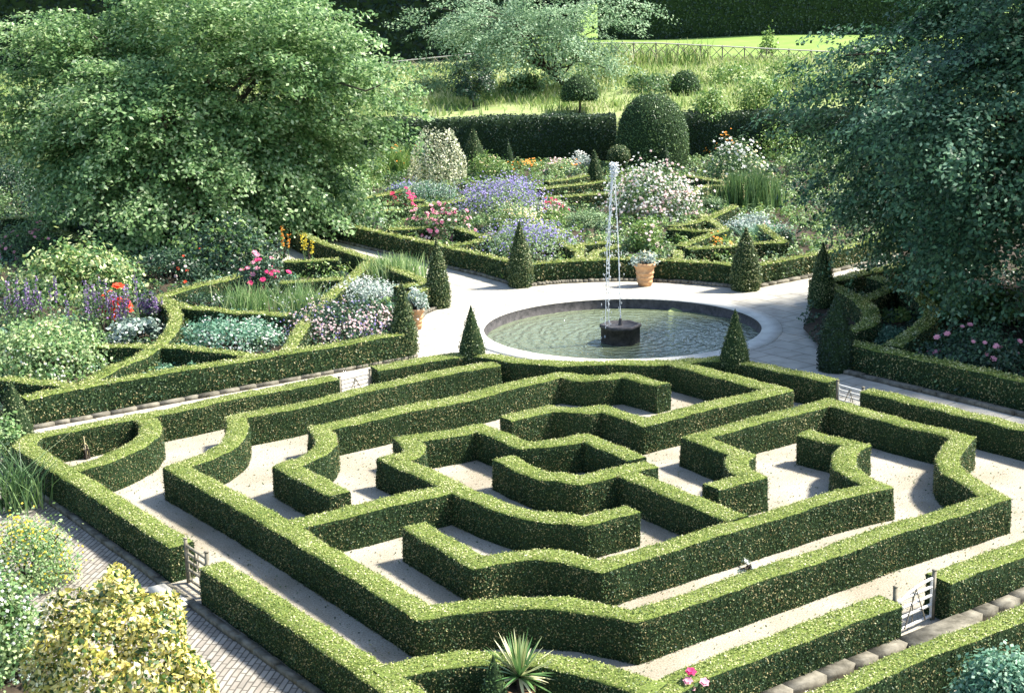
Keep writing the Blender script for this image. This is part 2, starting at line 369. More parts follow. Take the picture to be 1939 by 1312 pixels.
def hedge(paths, label, ztop=.76, w=.5, zbase=0.0, leaf=.036, dens=1500, widths=None, name='hedge', cat='hedge', group=None, mats=None):
    mb = MB(); lines = []
    for k, path in enumerate(paths):
        P = expand(path, ztop); lines.append(P)
    for k, P in enumerate(lines):
        wk = widths[k] if widths else w
        S, Nn = stations(P, wk); n = len(S); h = ztop-zbase; hw = wk/2
        dz = -.004*k
        prof = [(-hw*1.04, zbase-.03), (-hw*1.05, zbase+.3*h), (-hw*1.0, zbase+.7*h), (-hw*1.0, ztop-.03), (-hw*.93, ztop-.004), (-hw*.3, ztop), (hw*.3, ztop), (hw*.93, ztop-.004), (hw*1.0, ztop-.03), (hw*1.0, zbase+.7*h), (hw*1.05, zbase+.3*h), (hw*1.04, zbase-.03)]
        m = len(prof)
        off = np.array([p[0] for p in prof]); zz = np.array([p[1] for p in prof])
        V = np.zeros((n, m, 3))
        V[:, :, :2] = S[:, None]+Nn[:, None]*off[None, :, None]
        V[:, :, 2] = zz[None]+dz
        V = V.reshape(-1, 3)
        lift = wobble(V, .034, .8, k)+wobble(V, .012, 3.1, k+1)*(V[:, 2]-zbase)/h
        bulge = wobble(V, .026, 1.6, k+2.)
        V[:, 2] += lift
        nv = np.repeat(Nn, m, 0)*np.sign(np.tile(off, n))[:, None]
        V[:, :2] += nv*bulge[:, None]
        i = np.arange(n-1)[:, None]*m; j = np.arange(m-1)[None]
        Fq = np.stack([i+j, i+m+j, i+m+j+1, i+j+1], -1).reshape(-1, 4)
        # orient outward: (flip so that tops face up)
        up = np.cross(V[Fq[:, 2]]-V[Fq[:, 0]], V[Fq[:, 3]]-V[Fq[:, 1]])
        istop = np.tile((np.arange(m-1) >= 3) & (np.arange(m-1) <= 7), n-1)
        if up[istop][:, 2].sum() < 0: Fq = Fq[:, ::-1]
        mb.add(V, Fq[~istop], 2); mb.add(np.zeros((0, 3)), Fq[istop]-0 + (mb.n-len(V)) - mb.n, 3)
        c0 = list(range(m)); c1 = [(n-1)*m+j for j in range(m)]
        mb.add(V[c0], [c0[::-1]], 2); mb.add(V[c1], [list(range(m))], 2)
        # end caps as quads for leaf scatter
        E = []
        for c in (c0, c1):
            for j in range(m//2): E.append([c[j], c[j+1] if j+1 < m//2 else c[j], c[m-2-j] if j+1 < m//2 else c[m-1-j], c[m-1-j]])
        E = np.array(E)
        A = quad_area(V, Fq).sum()
        Pp, Np, q = scatter(V, Fq, A*dens)
        top = istop[q]
        Ae = quad_area(V, E).sum(); Pe, Ne, _ = scatter(V, E, Ae*dens)
        cen = S.mean(0); endc = np.where((np.linalg.norm(Pe[:, :2]-S[0], axis=1) < np.linalg.norm(Pe[:, :2]-S[-1], axis=1))[:, None], S[0]-S[min(1, n-1)], S[-1]-S[max(n-2, 0)])
        Ne = norm(np.column_stack([endc, np.zeros(len(endc))]))
        Pp = np.vstack([Pp, Pe]); Np = np.vstack([Np, Ne]); top = np.concatenate([top, np.zeros(len(Pe), bool)])
        ok = np.ones(len(Pp), bool)
        for k2, P2 in enumerate(lines):
            if k2 == k: continue
            w2 = widths[k2] if widths else w
            dd = seg_dist(Pp[:, :2], P2); inside = dd < w2/2-.03
            ok &= ~(inside & ((Pp[:, 2] < ztop-.06) | (k2 < k)))
        Pp, Np, top = Pp[ok], Np[ok], top[ok]
        Pp = Pp+Np*(RNG.random((len(Pp), 1))**2*leaf*1.1-.004)
        # ragged shoots along the top
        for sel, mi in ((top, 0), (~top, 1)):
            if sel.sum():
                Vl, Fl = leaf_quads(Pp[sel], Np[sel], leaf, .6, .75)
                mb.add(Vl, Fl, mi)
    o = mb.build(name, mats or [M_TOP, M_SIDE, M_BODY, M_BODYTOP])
    tag(o, label, cat, group)
    return o

G1 = 'clipped box hedges of the maze'
# --- outer hedge, left corner with its D-shaped bed
hedge([[(343, 1029), (259, 975), (155.5, 909.4), (46, 843), (62, 824), (155.5, 807.5), (337, 772.8), (477.8, 743), (634, 713.8)],
       [[(250, 785), (278, 793), (286, 812), (270, 834), (232, 855), (186, 873), (140, 885)]]],
      'outer maze hedge wrapping the left corner, with a D-shaped pocket in it', group=G1)
# --- outer hedge, near corner
hedge([[(401, 1066.6), (507.4, 1135.3), (651.6, 1232), (740, 1291), (840, 1362), (980, 1460), (1130, 1402), (1200, 1330), (1300, 1280), (1439, 1223.4), (1569, 1176), (1686, 1134)],
       [[(716, 1277), (780.5, 1260.5), (832, 1250.5), (883.7, 1243), (935, 1242), (1000, 1245), (1051, 1251), (1106, 1262), (1150, 1274), (1200, 1292), (1250, 1305)]]],
      'nearest maze hedge along the bottom of the photo, curving behind the yucca between two gates', group=G1)
# --- outer hedge, right corner
hedge([[(1776, 1094.8), (1860, 1064), (1931.5, 1036.8), (-15.5, 29.0, 0), (1931.5, 806), (1780, 770), (1642, 737.5)]],
      'outer maze hedge leaving the photo at its right edge, beginning beside the curved-top gate', group=G1)
# --- outer hedge by the pool, with the strip that runs in to the second ring
hedge([[(708.5, 696.3), (788.8, 683.3), (860, 672), [(890.7, 668.5), (924.4, 673), (981.4, 681), (1041, 686.7), (1111, 687.5), (1188.8, 686), (1253.6, 684.5), (1329.6, 681), (1389, 679.4)], (1415, 687), (1500, 704), (1579, 719.8)],
       [(1276, 686), (1355.5, 706.7), (1433, 727), (1474.8, 737.8), (1381, 757.5), (1277.8, 783), (1220, 797), (1188.8, 785.7), [(1143.4, 770.9), (1111, 775.8), (1080, 776), (1042.4, 772.7)], (957, 790.5)]],
      'maze hedge bowing along the fountain pool with a zigzag arm running in towards the centre', group=G1)
# --- second ring and all that joins it
hedge([[(939.5, 686.5), (800, 711.3), (555.5, 768.9), [(446.7, 789.8), (450, 808), (441, 830.3), (414.7, 851), (375.9, 869), (334, 885)], (360, 899), (455.5, 950), (559, 1011), (662.9, 1073), (766.6, 1136), (801, 1157), [(801, 1157), (857.9, 1148.3), (935.3, 1140.5), (1012.6, 1139.5), (1090, 1144.8), (1151.8, 1156), (1201, 1166)], (1379.4, 1105.5), (1592, 1035), (1698, 998), (1827.8, 959), (1884.8, 941), [(1884.8, 941), (1846, 918.3), (1812.2, 897), (1797.5, 879), (1796, 864), (1803, 849), (1824, 827)], (1698, 796.5), (1568.6, 760.5), (1459, 788.3), (1316.6, 826), (1365.9, 845.3), (1408, 860.5), [(1408, 860.5), (1396.5, 870), (1395, 880.3), (1404.8, 891.5), (1424, 902)], (1345, 921.5)],
       [(556, 989.5), (688.8, 960.4), (777.8, 938.5), (860.7, 920.5), (933.3, 951.6), (1005.9, 975.5), [(1005.9, 975.5), (1037, 977.5), (1075.9, 980), (1107, 984.5)], (1196.5, 961.5)],
       [(860.7, 920.5), (820, 901), (742, 866.5), [(742, 866.5), (776, 860), (785, 845), (770, 831.5)], (866.6, 815.5), (906.3, 806.5), (955.5, 825.3), (994.4, 841.5), [(994.4, 841.5), (1033.3, 838.3), (1072, 834.4), (1108.4, 827.5)], (1162.9, 848.6), (1206, 868)],
       [(1233.5, 875.7), (1175.8, 889.5), (1137, 897.6), (1098, 905.4), [(1098, 905.4), (1059.2, 900.5), (1033.3, 899.7)], (986.6, 881), (951, 863.5)],
       [(1172, 888), (1183.6, 892.7), (1281.4, 933), (1398, 980.5)],
       [(1522, 817.3), (1622, 841.5), [(1622, 841.5), (1604.9, 852), (1598, 867.8), (1600, 880.7), (1615, 893.7), (1662, 917)], (1592.5, 932), (1542.7, 946), (1462.9, 970.7), (1307.4, 1018), (1177.8, 1056), (1137.5, 1069.5), [(1137.5, 1069.5), (1088.8, 1056), (1050, 1050), (1011, 1048.5), (946, 1053.7), (906, 1061)], (842.6, 1024.5), (784, 990.8)]],
      'big branching maze hedge forming the second ring and the octagon at the centre', group=G1)
# --- loose hook hedge of the left half
hedge([[(643.5, 934), (600, 912), (543, 881), [(543, 881), (576.3, 869.4), (600.6, 857.7), (614.5, 843), (616, 828.5), (605, 809)], (762.9, 774.3), (892.5, 748.6), (1000, 722.5), (1059.2, 708.7), [(1059.2, 708.7), (1098, 713.9), (1137, 714.6), (1181, 710)], (1214.7, 718), (1256.5, 729)]],
      'separate S-ended maze hedge running from the left hook to the kink below the pool', group=G1)

# ------------------------------------------------------------------ knot hedges of the flower beds
BOXW = .42
hedge([[(43, 753), (200, 722), (400, 690), (600, 658), (760, 631)],
       [[(764, 631), (762, 590), (780, 556), (812, 540)], (835, 527)],
       [(822, 540), (705, 491), (609, 459), (560, 436)],
       [[(142, 734), (200, 703), (262, 674), (300, 651), (326, 622), (332, 596), (318, 574), (294, 562)], (380, 539), (455, 520)],
       [(168, 652), (250, 653), (330, 655), (400, 662), (480, 671)],
       [(4, 714), (75, 721), (145, 730)],
       [(297, 561), (350, 580), (440, 588), (548, 594)],
       [(530, 532), (590, 530), (650, 527)], [(540, 492), (590, 491), (642, 489.5)],
       [[(540, 668), (570, 620), (617, 566), (660, 528), (698, 494)]],
       [(752, 543), (790, 536), (838, 528)],
       [(2, 413), (70, 409), (146, 402)], [(56, 411), (110, 434), (174, 456)]],
      'low box knot hedge round the left flower bed', ztop=.8, w=BOXW, leaf=.06, dens=560, group='box hedges round the flower beds')
hedge([[(540, 395), (622, 418), (770, 451), (914, 482), (985, 501), [(985, 501), (1050, 495), (1094, 492.5), (1189, 490), (1281, 493), (1340, 497), (1413, 504)], (1437, 500), (1540, 481), (1700, 446)],
       [(620, 419), (636, 411.5), (750, 396), (900, 375)], [(636, 398), (743, 385), (800, 378)], [(634, 387), (743, 364), (800, 352)], [(478, 383), (530, 396), (561, 403), (622, 396)],
       [(735, 434), (819, 428.6)], [(860, 463), (918, 452)], [(862, 430), (912, 447), (934, 455)],
       [(1035, 344), (1112, 331)], [(1021, 357), (1146, 342)], [(1024, 374), (1149, 364)],
       [(1299, 331), (1365, 342)], [[(1306, 370), (1320, 357), (1345, 350), (1392, 352)]],
       [(1270, 426), (1310, 420), (1339, 412), (1392, 388)], [(1330, 404), (1350, 418), (1374, 434)], [(1266, 430), (1320, 434), (1374, 435)],
       [[(1290, 464), (1325, 448), (1374, 433)]], [(1300, 468), (1360, 463), (1420, 459), (1484, 455)], [(1440, 424), (1462, 440), (1484, 455)],
       [[(1070, 440), (1050, 430), (1062, 455), (1092, 470)]], [(1118, 490), (1128, 472), (1170, 462)], [(1282, 492), (1284, 470)], [(1096, 490), (1098, 460), (1150, 455)]],
      'low box knot hedge edging the far flower bed behind the pool', ztop=.8, w=.36, leaf=.08, dens=330, group='box hedges round the flower beds')
hedge([[(1590, 643), (1700, 666), (1800, 687), (1933, 716), (2040, 740)],
       [(1540, 533), (1582, 527.5), (1735, 494), (1870, 466)],
       [[(1557, 533), (1594, 548), (1628, 567), (1648, 588), (1644, 612), (1606, 626)]],
       [(1631, 568), (1698, 539), (1800, 523)],
       [[(1652, 522), (1690, 536), (1730, 554), (1762, 580), (1757, 606), (1726, 628), (1690, 655)]]],
      'low box knot hedge of the shaded right flower bed', ztop=.8, w=.5, leaf=.06, dens=560, group='box hedges round the flower beds')
hedge([[(1380, 1395), (1500, 1341), (1594.5, 1298), (1698, 1251), (1827.8, 1201), (1932, 1160), (2040, 1118)]],
      'box hedge crossing the bottom right corner outside the maze, beside the blue-green shrub', ztop=.72, w=.43, leaf=.038, dens=1400, group='box hedges round the flower beds')

# ------------------------------------------------------------------ ground, paths, kerbs
def struct(o): o['kind'] = 'structure'; return o
xs = np.concatenate([np.linspace(-900, -90, 10), np.linspace(-80, 80, 81), np.linspace(90, 900, 10)])
ys = np.concatenate([np.linspace(-5, 95, 41), np.linspace(95.5, 125, 60), np.linspace(127, 200, 40), np.linspace(220, 1500, 12)])
X, Y = np.meshgrid(xs, ys)
V = np.stack([X, Y, terrain(X, Y)], -1).reshape(-1, 3)
nx, ny = len(xs), len(ys)
L_, R_, Fp = at(915, 625)[:2], at(1442, 630)[:2], at(1180, 568)[:2]
def circ(a, b, c):
    A = 2*np.array([b-a, c-a]); y = np.array([b@b-a@a, c@c-a@a]); o = np.linalg.solve(A, y); return o, np.linalg.norm(a-o)
PC, PR = circ(L_, R_, Fp)
V[np.hypot(V[:, 0]-PC[0], V[:, 1]-PC[1]) < PR+.3, 2] = -1.2
i = np.arange(ny-1)[:, None]*nx; j = np.arange(nx-1)[None]
mb = MB(); mb.add(V, np.stack([i+j, i+j+1, i+nx+j+1, i+nx+j], -1).reshape(-1, 4)); struct(mb.build('ground', M_BANK, smooth=True))
def sheet(name, pts, z, mat, tess=False):
    mb = MB(); V = [(p[0], p[1], z) for p in pts]; mb.add(V, [list(range(len(V)))])
    o = struct(mb.build(name, mat))
    if o.data.polygons[0].normal.z < 0: o.data.flip_normals()
    return o
# garden earth and paving
q_ = PR+.45; x0_, x1_, y0_, y1_ = PC[0]-q_, PC[0]+q_, PC[1]-q_, PC[1]+q_
mb = MB()
for a0, b0, a1, b1 in ((-60, 8, 60, y0_), (-60, y1_, 60, 95.6), (-60, y0_, x0_, y1_), (x1_, y0_, 60, y1_)):
    mb.add([(a0, b0, 0), (a1, b0, 0), (a1, b1, 0), (a0, b1, 0)], [[0, 1, 2, 3]])
struct(mb.build('earth', M_SOIL))
PCg = (PC@dA, PC@dB)
print('pool', PC, PR, PCg)
# paving: cross of paths plus the pool surround, cut round the basin
def annulus(c, r0, r1, z, seg=96):
    a = np.arange(seg)/seg*2*np.pi
    V = np.vstack([np.column_stack([c[0]+r*np.cos(a), c[1]+r*np.sin(a), np.full(seg, z)]) for r in (r0, r1)])
    j = np.arange(seg); j2 = (j+1) % seg
    return V, np.stack([j, j+seg, j2+seg, j2], -1)
gA = lambda a, b: dA*a+dB*b
mb = MB()
V, Fq = annulus(PC, PR+.02, 9.6, .012); mb.add(V, Fq)
mb.add([(*gA(a, b), .008) for a, b in ((-38.6, 5), (-35.0, 5), (-35.0, 25), (-38.6, 25))], [[0, 1, 2, 3]])
mb.add([(*gA(a, b), .008) for a, b in ((-30, 28.7), (-8, 28.7), (-8, 32.4), (-30, 32.4))], [[0, 1, 2, 3]])
mb.add([(*gA(a, b), .008) for a, b in ((-64, 28.7), (-43, 28.7), (-43, 33.2), (-64, 33.2))], [[0, 1, 2, 3]])
mb.add([(*gA(a, b), .008) for a, b in ((-39.2, 37), (-35.0, 37), (-35.0, 47), (-39.2, 47))], [[0, 1, 2, 3]])
struct(mb.build('paving', M_PAVE))
# coping, basin wall, water
mb = MB(); prof = [(PR-.02, -.02), (PR-.02, .05), (PR+.62, .05), (PR+.64, -.02)]
V, Fq = lathe(prof, (*PC, 0), 120); mb.add(V, Fq); struct(mb.build('pool_coping', M_COPING))
mb = MB(); V, Fq = lathe([(PR-.03, .03), (PR-.06, -.5), (0.02, -.5)], (*PC, 0), 120); mb.add(V, Fq[:, ::-1]); struct(mb.build('pool_wall', M_DARKSTONE))
mb = MB(); V, Fq = lathe([(PR-.05, -.30), (PR*.5, -.30), (0.01, -.30)], (0, 0, 0), 120); mb.add(V, Fq[:, ::-1])
ow = struct(mb.build('water', M_WATER)); ow.location = (PC[0], PC[1], 0)
if ow.data.polygons[0].normal.z < 0: ow.data.flip_normals()
# maze gravel: square with the far corner scooped round the pool
sq = [gA(-35.3, 10.3), gA(-15.2, 10.3), gA(-15.2, 29.3)]
arc = []
c2 = expand([[(1389, 681), (1329.6, 683), (1253.6, 686.5), (1188.8, 688.5), (1111, 690), (1041, 689), (981.4, 683), (890, 670)]], .76)
sheet('gravel', sq+[gA(-29.2, 29.3)]+list(c2)+[gA(-35.3, 23.4)], .035, M_GRAVEL)
# brick path along the near left side and the path on the near right
sheet('brick_path', [gA(-60, 7.2), gA(-6, 7.2), gA(-6, 10.4), gA(-60, 10.4)], .006, M_BRICK)
sheet('stone_path', [gA(-15.4, 7), gA(-13.0, 7), gA(-13.0, 45), gA(-15.4, 45)], .010, M_PAVE)
# kerbs of separate stones
def kerb(pts, h=.10, w=.14, mat=M_STONE, z0=0.0):
    mb = MB()
    for a, b in zip(pts[:-1], pts[1:]):
        a, b = np.array(a[:2]), np.array(b[:2]); L = np.linalg.norm(b-a); d = (b-a)/L; s = 0; ang = math.atan2(d[1], d[0])
        while s < L-.05:
            l = min(RNG.uniform(.35, .8), L-s); c = a+d*(s+l/2)
            add_box(mb, (c[0]+RNG.normal(0, .008), c[1]+RNG.normal(0, .008), z0+h/2+RNG.normal(0, .006)), l-.015, w, h, ang+RNG.normal(0, .01)); s += l
    return struct(mb.build('kerb', mat))
kerb([gA(-35.4, 10.25), gA(-15.1, 10.25)]); kerb([gA(-15.1, 10.3), gA(-15.1, 29.2)], h=.17, w=.24)
kerb([gA(-15.2, 29.4), gA(-29, 29.4)]); kerb([gA(-35.5, 10.3), gA(-35.5, 23.6)])
pl = [at(*p, 0)[:2] for p in ()]
# raised soil of the beds
def bed(pts, z=.16): return sheet('flower_bed', pts, z, M_SOIL)
e = expand([[(764, 631), (762, 590), (780, 556), (812, 540)], (835, 527)], .8)
lb = [gA(-38.2, 4)]+[gA(-38.2, 23.4)]+[p for p in e]+[gA(-45, 28.3), gA(-66, 28.3), gA(-66, 4)]
bed(lb)
kerb([gA(-37.9, 6), gA(-37.9, 23.7)], h=.11, w=.14); kerb([gA(-37.9, 23.7)]+[p+norm(np.array(PC)-p)*.35 for p in e], h=.12)
e2 = expand([(622, 418), (770, 451), (914, 482), (985, 501), [(985, 501), (1050, 495), (1094, 492.5), (1189, 490), (1281, 493), (1340, 497), (1413, 504)], (1540, 481), (1700, 446)], .8)
bed(list(e2)+[np.array([40., 95.2]), np.array([-25., 95.2])])
kerb([p-np.array([0, .38]) for p in e2], h=.12, w=.2)
e3 = expand([(1870, 466), (1582, 527.5), (1545, 532)], .8)
bed(list(e3)+[gA(-32.5, 34.8), gA(-28.9, 32.3), gA(-8, 32.3), gA(-8, 60), gA(-30, 60)])
kerb([gA(-8, 31.9), gA(-29, 31.9)], h=.12, w=.2)
bed([gA(-12.9, 7), gA(-4, 7), gA(-4, 45), gA(-12.9, 45)], .12)
bed([gA(-60, 7.0), gA(-60, -2), gA(-4, -2), gA(-4, 7.0)], .12)
# fallen clippings and litter on the gravel
k = 8000
P = np.column_stack([RNG.uniform(-35, -15.5, k), RNG.uniform(10.6, 28.5, k)])
P = P[:, :1]*dA+P[:, 1:]*dB; P = np.column_stack([P, np.full(k, .05)])
mb = MB(); V, Fq = leaf_quads(P, np.tile([0, 0, 1.], (k, 1)), .04, .7, .5); mb.add(V, Fq)
tag(mb.build('fallen_leaves', M_SIDE), None, None, None, 'stuff')
# lawn beyond the fence
xl = np.linspace(-3, 110, 60); yl = np.linspace(121, 260, 40)
X, Y = np.meshgrid(xl, yl); V = np.stack([X, Y, terrain(X, Y)+.03], -1).reshape(-1, 3)
i = np.arange(39)[:, None]*60; j = np.arange(59)[None]
mb = MB(); mb.add(V, np.stack([i+j, i+j+1, i+61+j, i+60+j], -1).reshape(-1, 4)); struct(mb.build('lawn', M_LAWN, smooth=True))

# ------------------------------------------------------------------ fountain
root = empty('fountain', (0, 0, 0)); fp = at(1175, 648, -.3)
root.location = tuple(fp); root.matrix_world = Matrix.Translation(fp)
tag(root, 'dark six-sided stone fountain block with a nozzle, standing in the round pool', 'fountain')
hx = 38*fp[1]/F
mb = MB(); V, Fq = lathe([(hx*1.0, -.25), (hx*1.0, .50), (hx*1.07, .50), (hx*1.07, .60), (hx*.92, .60), (hx*.9, .57), (.01, .57)], fp, 6); mb.add(V, Fq); mb.build('pedestal', M_DARKSTONE, root)
mb = MB(); V, Fq = lathe([(.07, .57), (.05, .75), (.03, .80), (.0, .80)], fp, 12); mb.add(V, Fq); mb.build('nozzle', M_DARKSTONE, root)
# water jets
apex = at_y(1163, 322, fp[1]); dn = at_y(1150, 606, fp[1]-.1)
mb = MB(); nz = fp+np.array([0, 0, .8])
def jet(a, b, r0, r1, bow, rag, drops):
    t = np.linspace(0, 1, 40)[:, None]; p = a*(1-t)+b*t + np.array([1, 0, 0])*bow*np.sin(np.pi*t)
    p[:, :2] += RNG.normal(0, rag, (40, 2)); add_tube(mb, p, np.linspace(r0, r1, 40)*RNG.uniform(.7, 1.3, 40), 6)
    for q in range(drops):
        s = RNG.random(); c = a*(1-s)+b*s+np.array([1, 0, 0])*bow*np.sin(np.pi*s)+RNG.normal(0, 1, 3)*np.array([.07, .07, .05])*(.5+s)
        V, Fq = lathe([(.001, -.05), (.016, 0), (.001, .04)], c, 5); mb.add(V, Fq)
jet(nz, apex, .013, .018, .03, .003, 40)
o = mb.build('upward_jet', M_JET, root); o['kind'] = 'stuff'
mb = MB()
for k in range(2):
    off = np.array([(-.07, .05)[k], RNG.uniform(-.1, .1), 0])
    jet(apex+off*.15+np.array([-.05, 0, -.05*k]), np.array([dn[0], dn[1], -.3])+off, .02, .008, -.06, .008, 90)
o = mb.build('falling_stream', M_JET, root); o['kind'] = 'stuff'
mb = MB()
for k in range(160):
    c = apex+RNG.normal(0, 1, 3)*np.array([.06, .06, .12]); r = RNG.uniform(.015, .045)
    V, Fq = lathe([(.001, -r), (r*.8, -r*.4), (r*.8, r*.4), (.001, r)], c, 6); mb.add(V, Fq)
mb.build('spray_head', M_JET, root)['kind'] = 'stuff'

# ------------------------------------------------------------------ topiary
def topiary(prof, base, label, name='topiary_cone', leafm=M_SPRIG, leaf=.06, dens=620, group=None, stem=None, seg=26, wob=.05, cat='topiary', tilt=.7):
    root = empty(name, base); tag(root, label, cat, group)
    mb = MB(); V, Fq = lathe(prof, base, seg, wob)
    nn = np.cross(V[Fq[:, 2]]-V[Fq[:, 0]], V[Fq[:, 3]]-V[Fq[:, 1]])
    cc = V[Fq].mean(1)-np.array(base); cc[:, 2] = 0
    if (nn*cc).sum() < 0: Fq = Fq[:, ::-1]
    mb.add(V, Fq, 1)
    A = quad_area(V, Fq).sum(); P, N, q = scatter(V, Fq, A*dens)
    P += N*(RNG.random((len(P), 1))**2*leaf*1.1)
    Vl, Fl = leaf_quads(P, N, leaf, .6, tilt); mb.add(Vl, Fl, 0)
    mb.build('foliage', [leafm, M_BODY], root)
    if stem:
        mb = MB(); add_tube(mb, [np.array(base)+np.array([0, 0, -.1]), np.array(base)+np.array([.02, 0, stem*.5]), np.array(base)+np.array([0, 0, stem])], [.09, .07, .07], 8); mb.build('stem', M_DARKBARK, root)
    return root
def cone(px, py, z, tip, hw, label, leaf=.065, dens=620, group='clipped cones round the pool', leafm=M_SPRIG):
    b = at(px, py, z); top = at_y(px, tip, b[1])[2]; b[2] = 0.0 if z < 1.5 else z
    r = hw*b[1]/F; H = top-b[2]
    t = np.array([0, .12, .3, .45, .6, .75, .88, .96, 1.0]); rr = np.array([.92, 1.0, 1.0, .86, .66, .44, .22, .09, .02])
    return topiary(np.column_stack([r*rr, H*t]), b, label, leafm=leafm, leaf=leaf, dens=dens, group=group)
def conez(px, py, z, tip, hw, label, **k):
    b = at(px, py, z); top = at_y(px, tip, b[1])[2]; r = hw*b[1]/F; H = top-z
    t = np.array([-.55, 0, .12, .3, .5, .7, .86, .95, 1.0]); rr = np.array([.95, 1.0, .96, .80, .56, .34, .16, .07, .01])
    bb = np.array([b[0], b[1], z])
    rt = topiary(np.column_stack([r*rr, np.maximum(H*t, -z+.02)]), bb, label, **k); return rt
GC = 'clipped cones round the pool'
conez(894, 668, .76, 577, 25, 'clipped box cone on the maze hedge left of the pool edge', leaf=.05, dens=480, group=GC)
conez(1391, 682, .76, 584, 28, 'dark clipped cone on the maze hedge right of the pool edge', leaf=.05, dens=480, group=GC)
cone(985, 503, .8, 419, 23, 'clipped cone in front of the lavender at the corner of the far bed', group=GC)
cone(1412, 508, .8, 430, 28, 'clipped cone at the far bed corner right of the terracotta pot', group=GC)
cone(764, 628, .8, 533, 25, 'clipped cone at the end of the long left bed hedge, beside the pot', group=GC)
cone(829, 540, .8, 451, 22, 'clipped cone behind the pot at the far corner of the left bed', group=GC)
cone(1557, 545, .8, 458, 24, 'tall clipped cone by the right bed, just under the dark tree branches', group=GC)
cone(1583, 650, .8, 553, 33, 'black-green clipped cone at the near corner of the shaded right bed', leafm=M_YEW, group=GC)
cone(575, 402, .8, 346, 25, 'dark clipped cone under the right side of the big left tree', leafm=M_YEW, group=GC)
cone(898, 305, .8, 243, 22, 'tall speckled cone right of the variegated holly', leaf=.08, dens=200, group='small cones in the far bed')
cone(962, 300, .8, 262, 11, 'small thin cone in shade before the far dark hedge', leaf=.08, dens=200, leafm=M_YEW, group='small cones in the far bed')
cone(1126, 328, .8, 282, 14, 'small cone left of the round topiary ball', leaf=.08, dens=200, group='small cones in the far bed')
cone(1259, 305, .8, 270, 10, 'smallest cone against the big green dome', leaf=.08, dens=200, leafm=M_YEW, group='small cones in the far bed')
cone(28, 800, .8, 722, 34, 'clipped cone at the left edge of the photo, by the long bed hedge', leaf=.05, dens=450, group=GC)
cone(936, 1322, .4, 1240, 30, 'small dark cone next to the yucca at the bottom of the photo', leaf=.04, dens=800, leafm=M_DOME, group=GC)
def ellip(rx, rz, zc, lo=-1.0, n=9):
    t = np.linspace(math.asin(max(lo, -1)), math.pi/2, n); return np.column_stack([np.maximum(rx*np.cos(t), .01), zc+rz*np.sin(t)])
b = at(1172, 335, .1); topiary(ellip(21*b[1]/F, 19*b[1]/F, 40*b[1]/F), b, 'round clipped ball on a stem behind the pink rose bush', 'topiary_ball', M_SPRIG, .08, 260, stem=1.0)
b = at(1235, 322, 0); r = 66*b[1]/F
topiary([(r*1.0, 0), (r*1.03, r*.5), (r*1.0, r*1.0), (r*.9, r*1.45), (r*.72, r*1.8), (r*.45, r*2.04), (r*.2, r*2.13), (.02, r*2.15)], b, 'huge clipped green dome in front of the far dark hedge', 'topiary_dome', M_DOME, .11, 150, seg=36, wob=.025)
b = at_t(1098, 214); s = b[1]/F
topiary(np.vstack([[(.05, 26*s), (30*s, 24*s)], ellip(35*s, 42*s, 28*s, -.05)]), b, 'mushroom-topped topiary tree on a bare trunk above the dark hedge', 'topiary_tree', M_DOME, .12, 130, stem=30*s)
b = at_t(1297, 178); s = b[1]/F
topiary(np.vstack([[(.05, 2*s), (25*s, 4*s)], ellip(28*s, 36*s, 6*s, -.05)]), b, 'dark domed bush in the meadow right of the mushroom topiary', 'topiary_bush', M_DOME, .12, 130)

# far dark hedge walls
def hedge_wall(x0, x1, y, z0, z1, th, label, leaf, dens, m):
    mb = MB(); nxs = max(int(abs(x1-x0)/1.0), 2); xs = np.linspace(x0, x1, nxs); zs = np.array([z0, z0+(z1-z0)*.5, z1-.15, z1])
    prof = [(-th/2, z0), (-th/2-.1, (z0+z1)/2), (-th/2, z1-.2), (-th/2+.2, z1), (th/2-.2, z1), (th/2, z1-.2), (th/2, z0)]
    V = np.array([[(x, y+p[0], p[1]) for p in prof] for x in xs]); n, mm = V.shape[:2]; V = V.reshape(-1, 3)
    V[:, 1] += wobble(V, .14, .5); V[:, 2] += wobble(V, .12, .35, 1)*(V[:, 2] > z0+.1)
    i = np.arange(n-1)[:, None]*mm; j = np.arange(mm-1)[None]
    Fq = np.stack([i+j, i+mm+j, i+mm+j+1, i+j+1], -1).reshape(-1, 4)
    mb.add(V, Fq, 1); mb.add(V[:mm], [list(range(mm))], 1); mb.add(V[-mm:], [list(range(mm))], 1)
    up = np.cross(V[Fq[:, 2]]-V[Fq[:, 0]], V[Fq[:, 3]]-V[Fq[:, 1]]); Ft = Fq if up[:, 2].sum() > 0 else Fq[:, ::-1]
    A = quad_area(V, Ft); front = (V[Ft].mean(1)[:, 1] < y+th*.3)
    P, N, q = scatter(V, Ft[front], A[front].sum()*dens); P += N*RNG.random((len(P), 1))*.12
    Vl, Fl = leaf_quads(P, N, leaf, .6, .6); mb.add(Vl, Fl, 0)
    return tag(mb.build('hedge_wall', [m, M_BODY]), label, 'hedge')
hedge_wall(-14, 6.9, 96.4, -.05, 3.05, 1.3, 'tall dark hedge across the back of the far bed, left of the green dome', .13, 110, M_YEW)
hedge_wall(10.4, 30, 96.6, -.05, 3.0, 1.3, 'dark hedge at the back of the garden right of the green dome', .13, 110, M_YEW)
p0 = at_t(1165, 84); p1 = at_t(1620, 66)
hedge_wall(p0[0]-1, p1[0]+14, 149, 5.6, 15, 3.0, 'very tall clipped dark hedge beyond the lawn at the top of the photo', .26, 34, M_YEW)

o = hedge_wall(-95, 1.0, 130, 4.6, 17, 6.0, None, .45, 18, M_WOOD); o.name = 'far_wood'; o['kind'] = 'stuff'; del o['category']
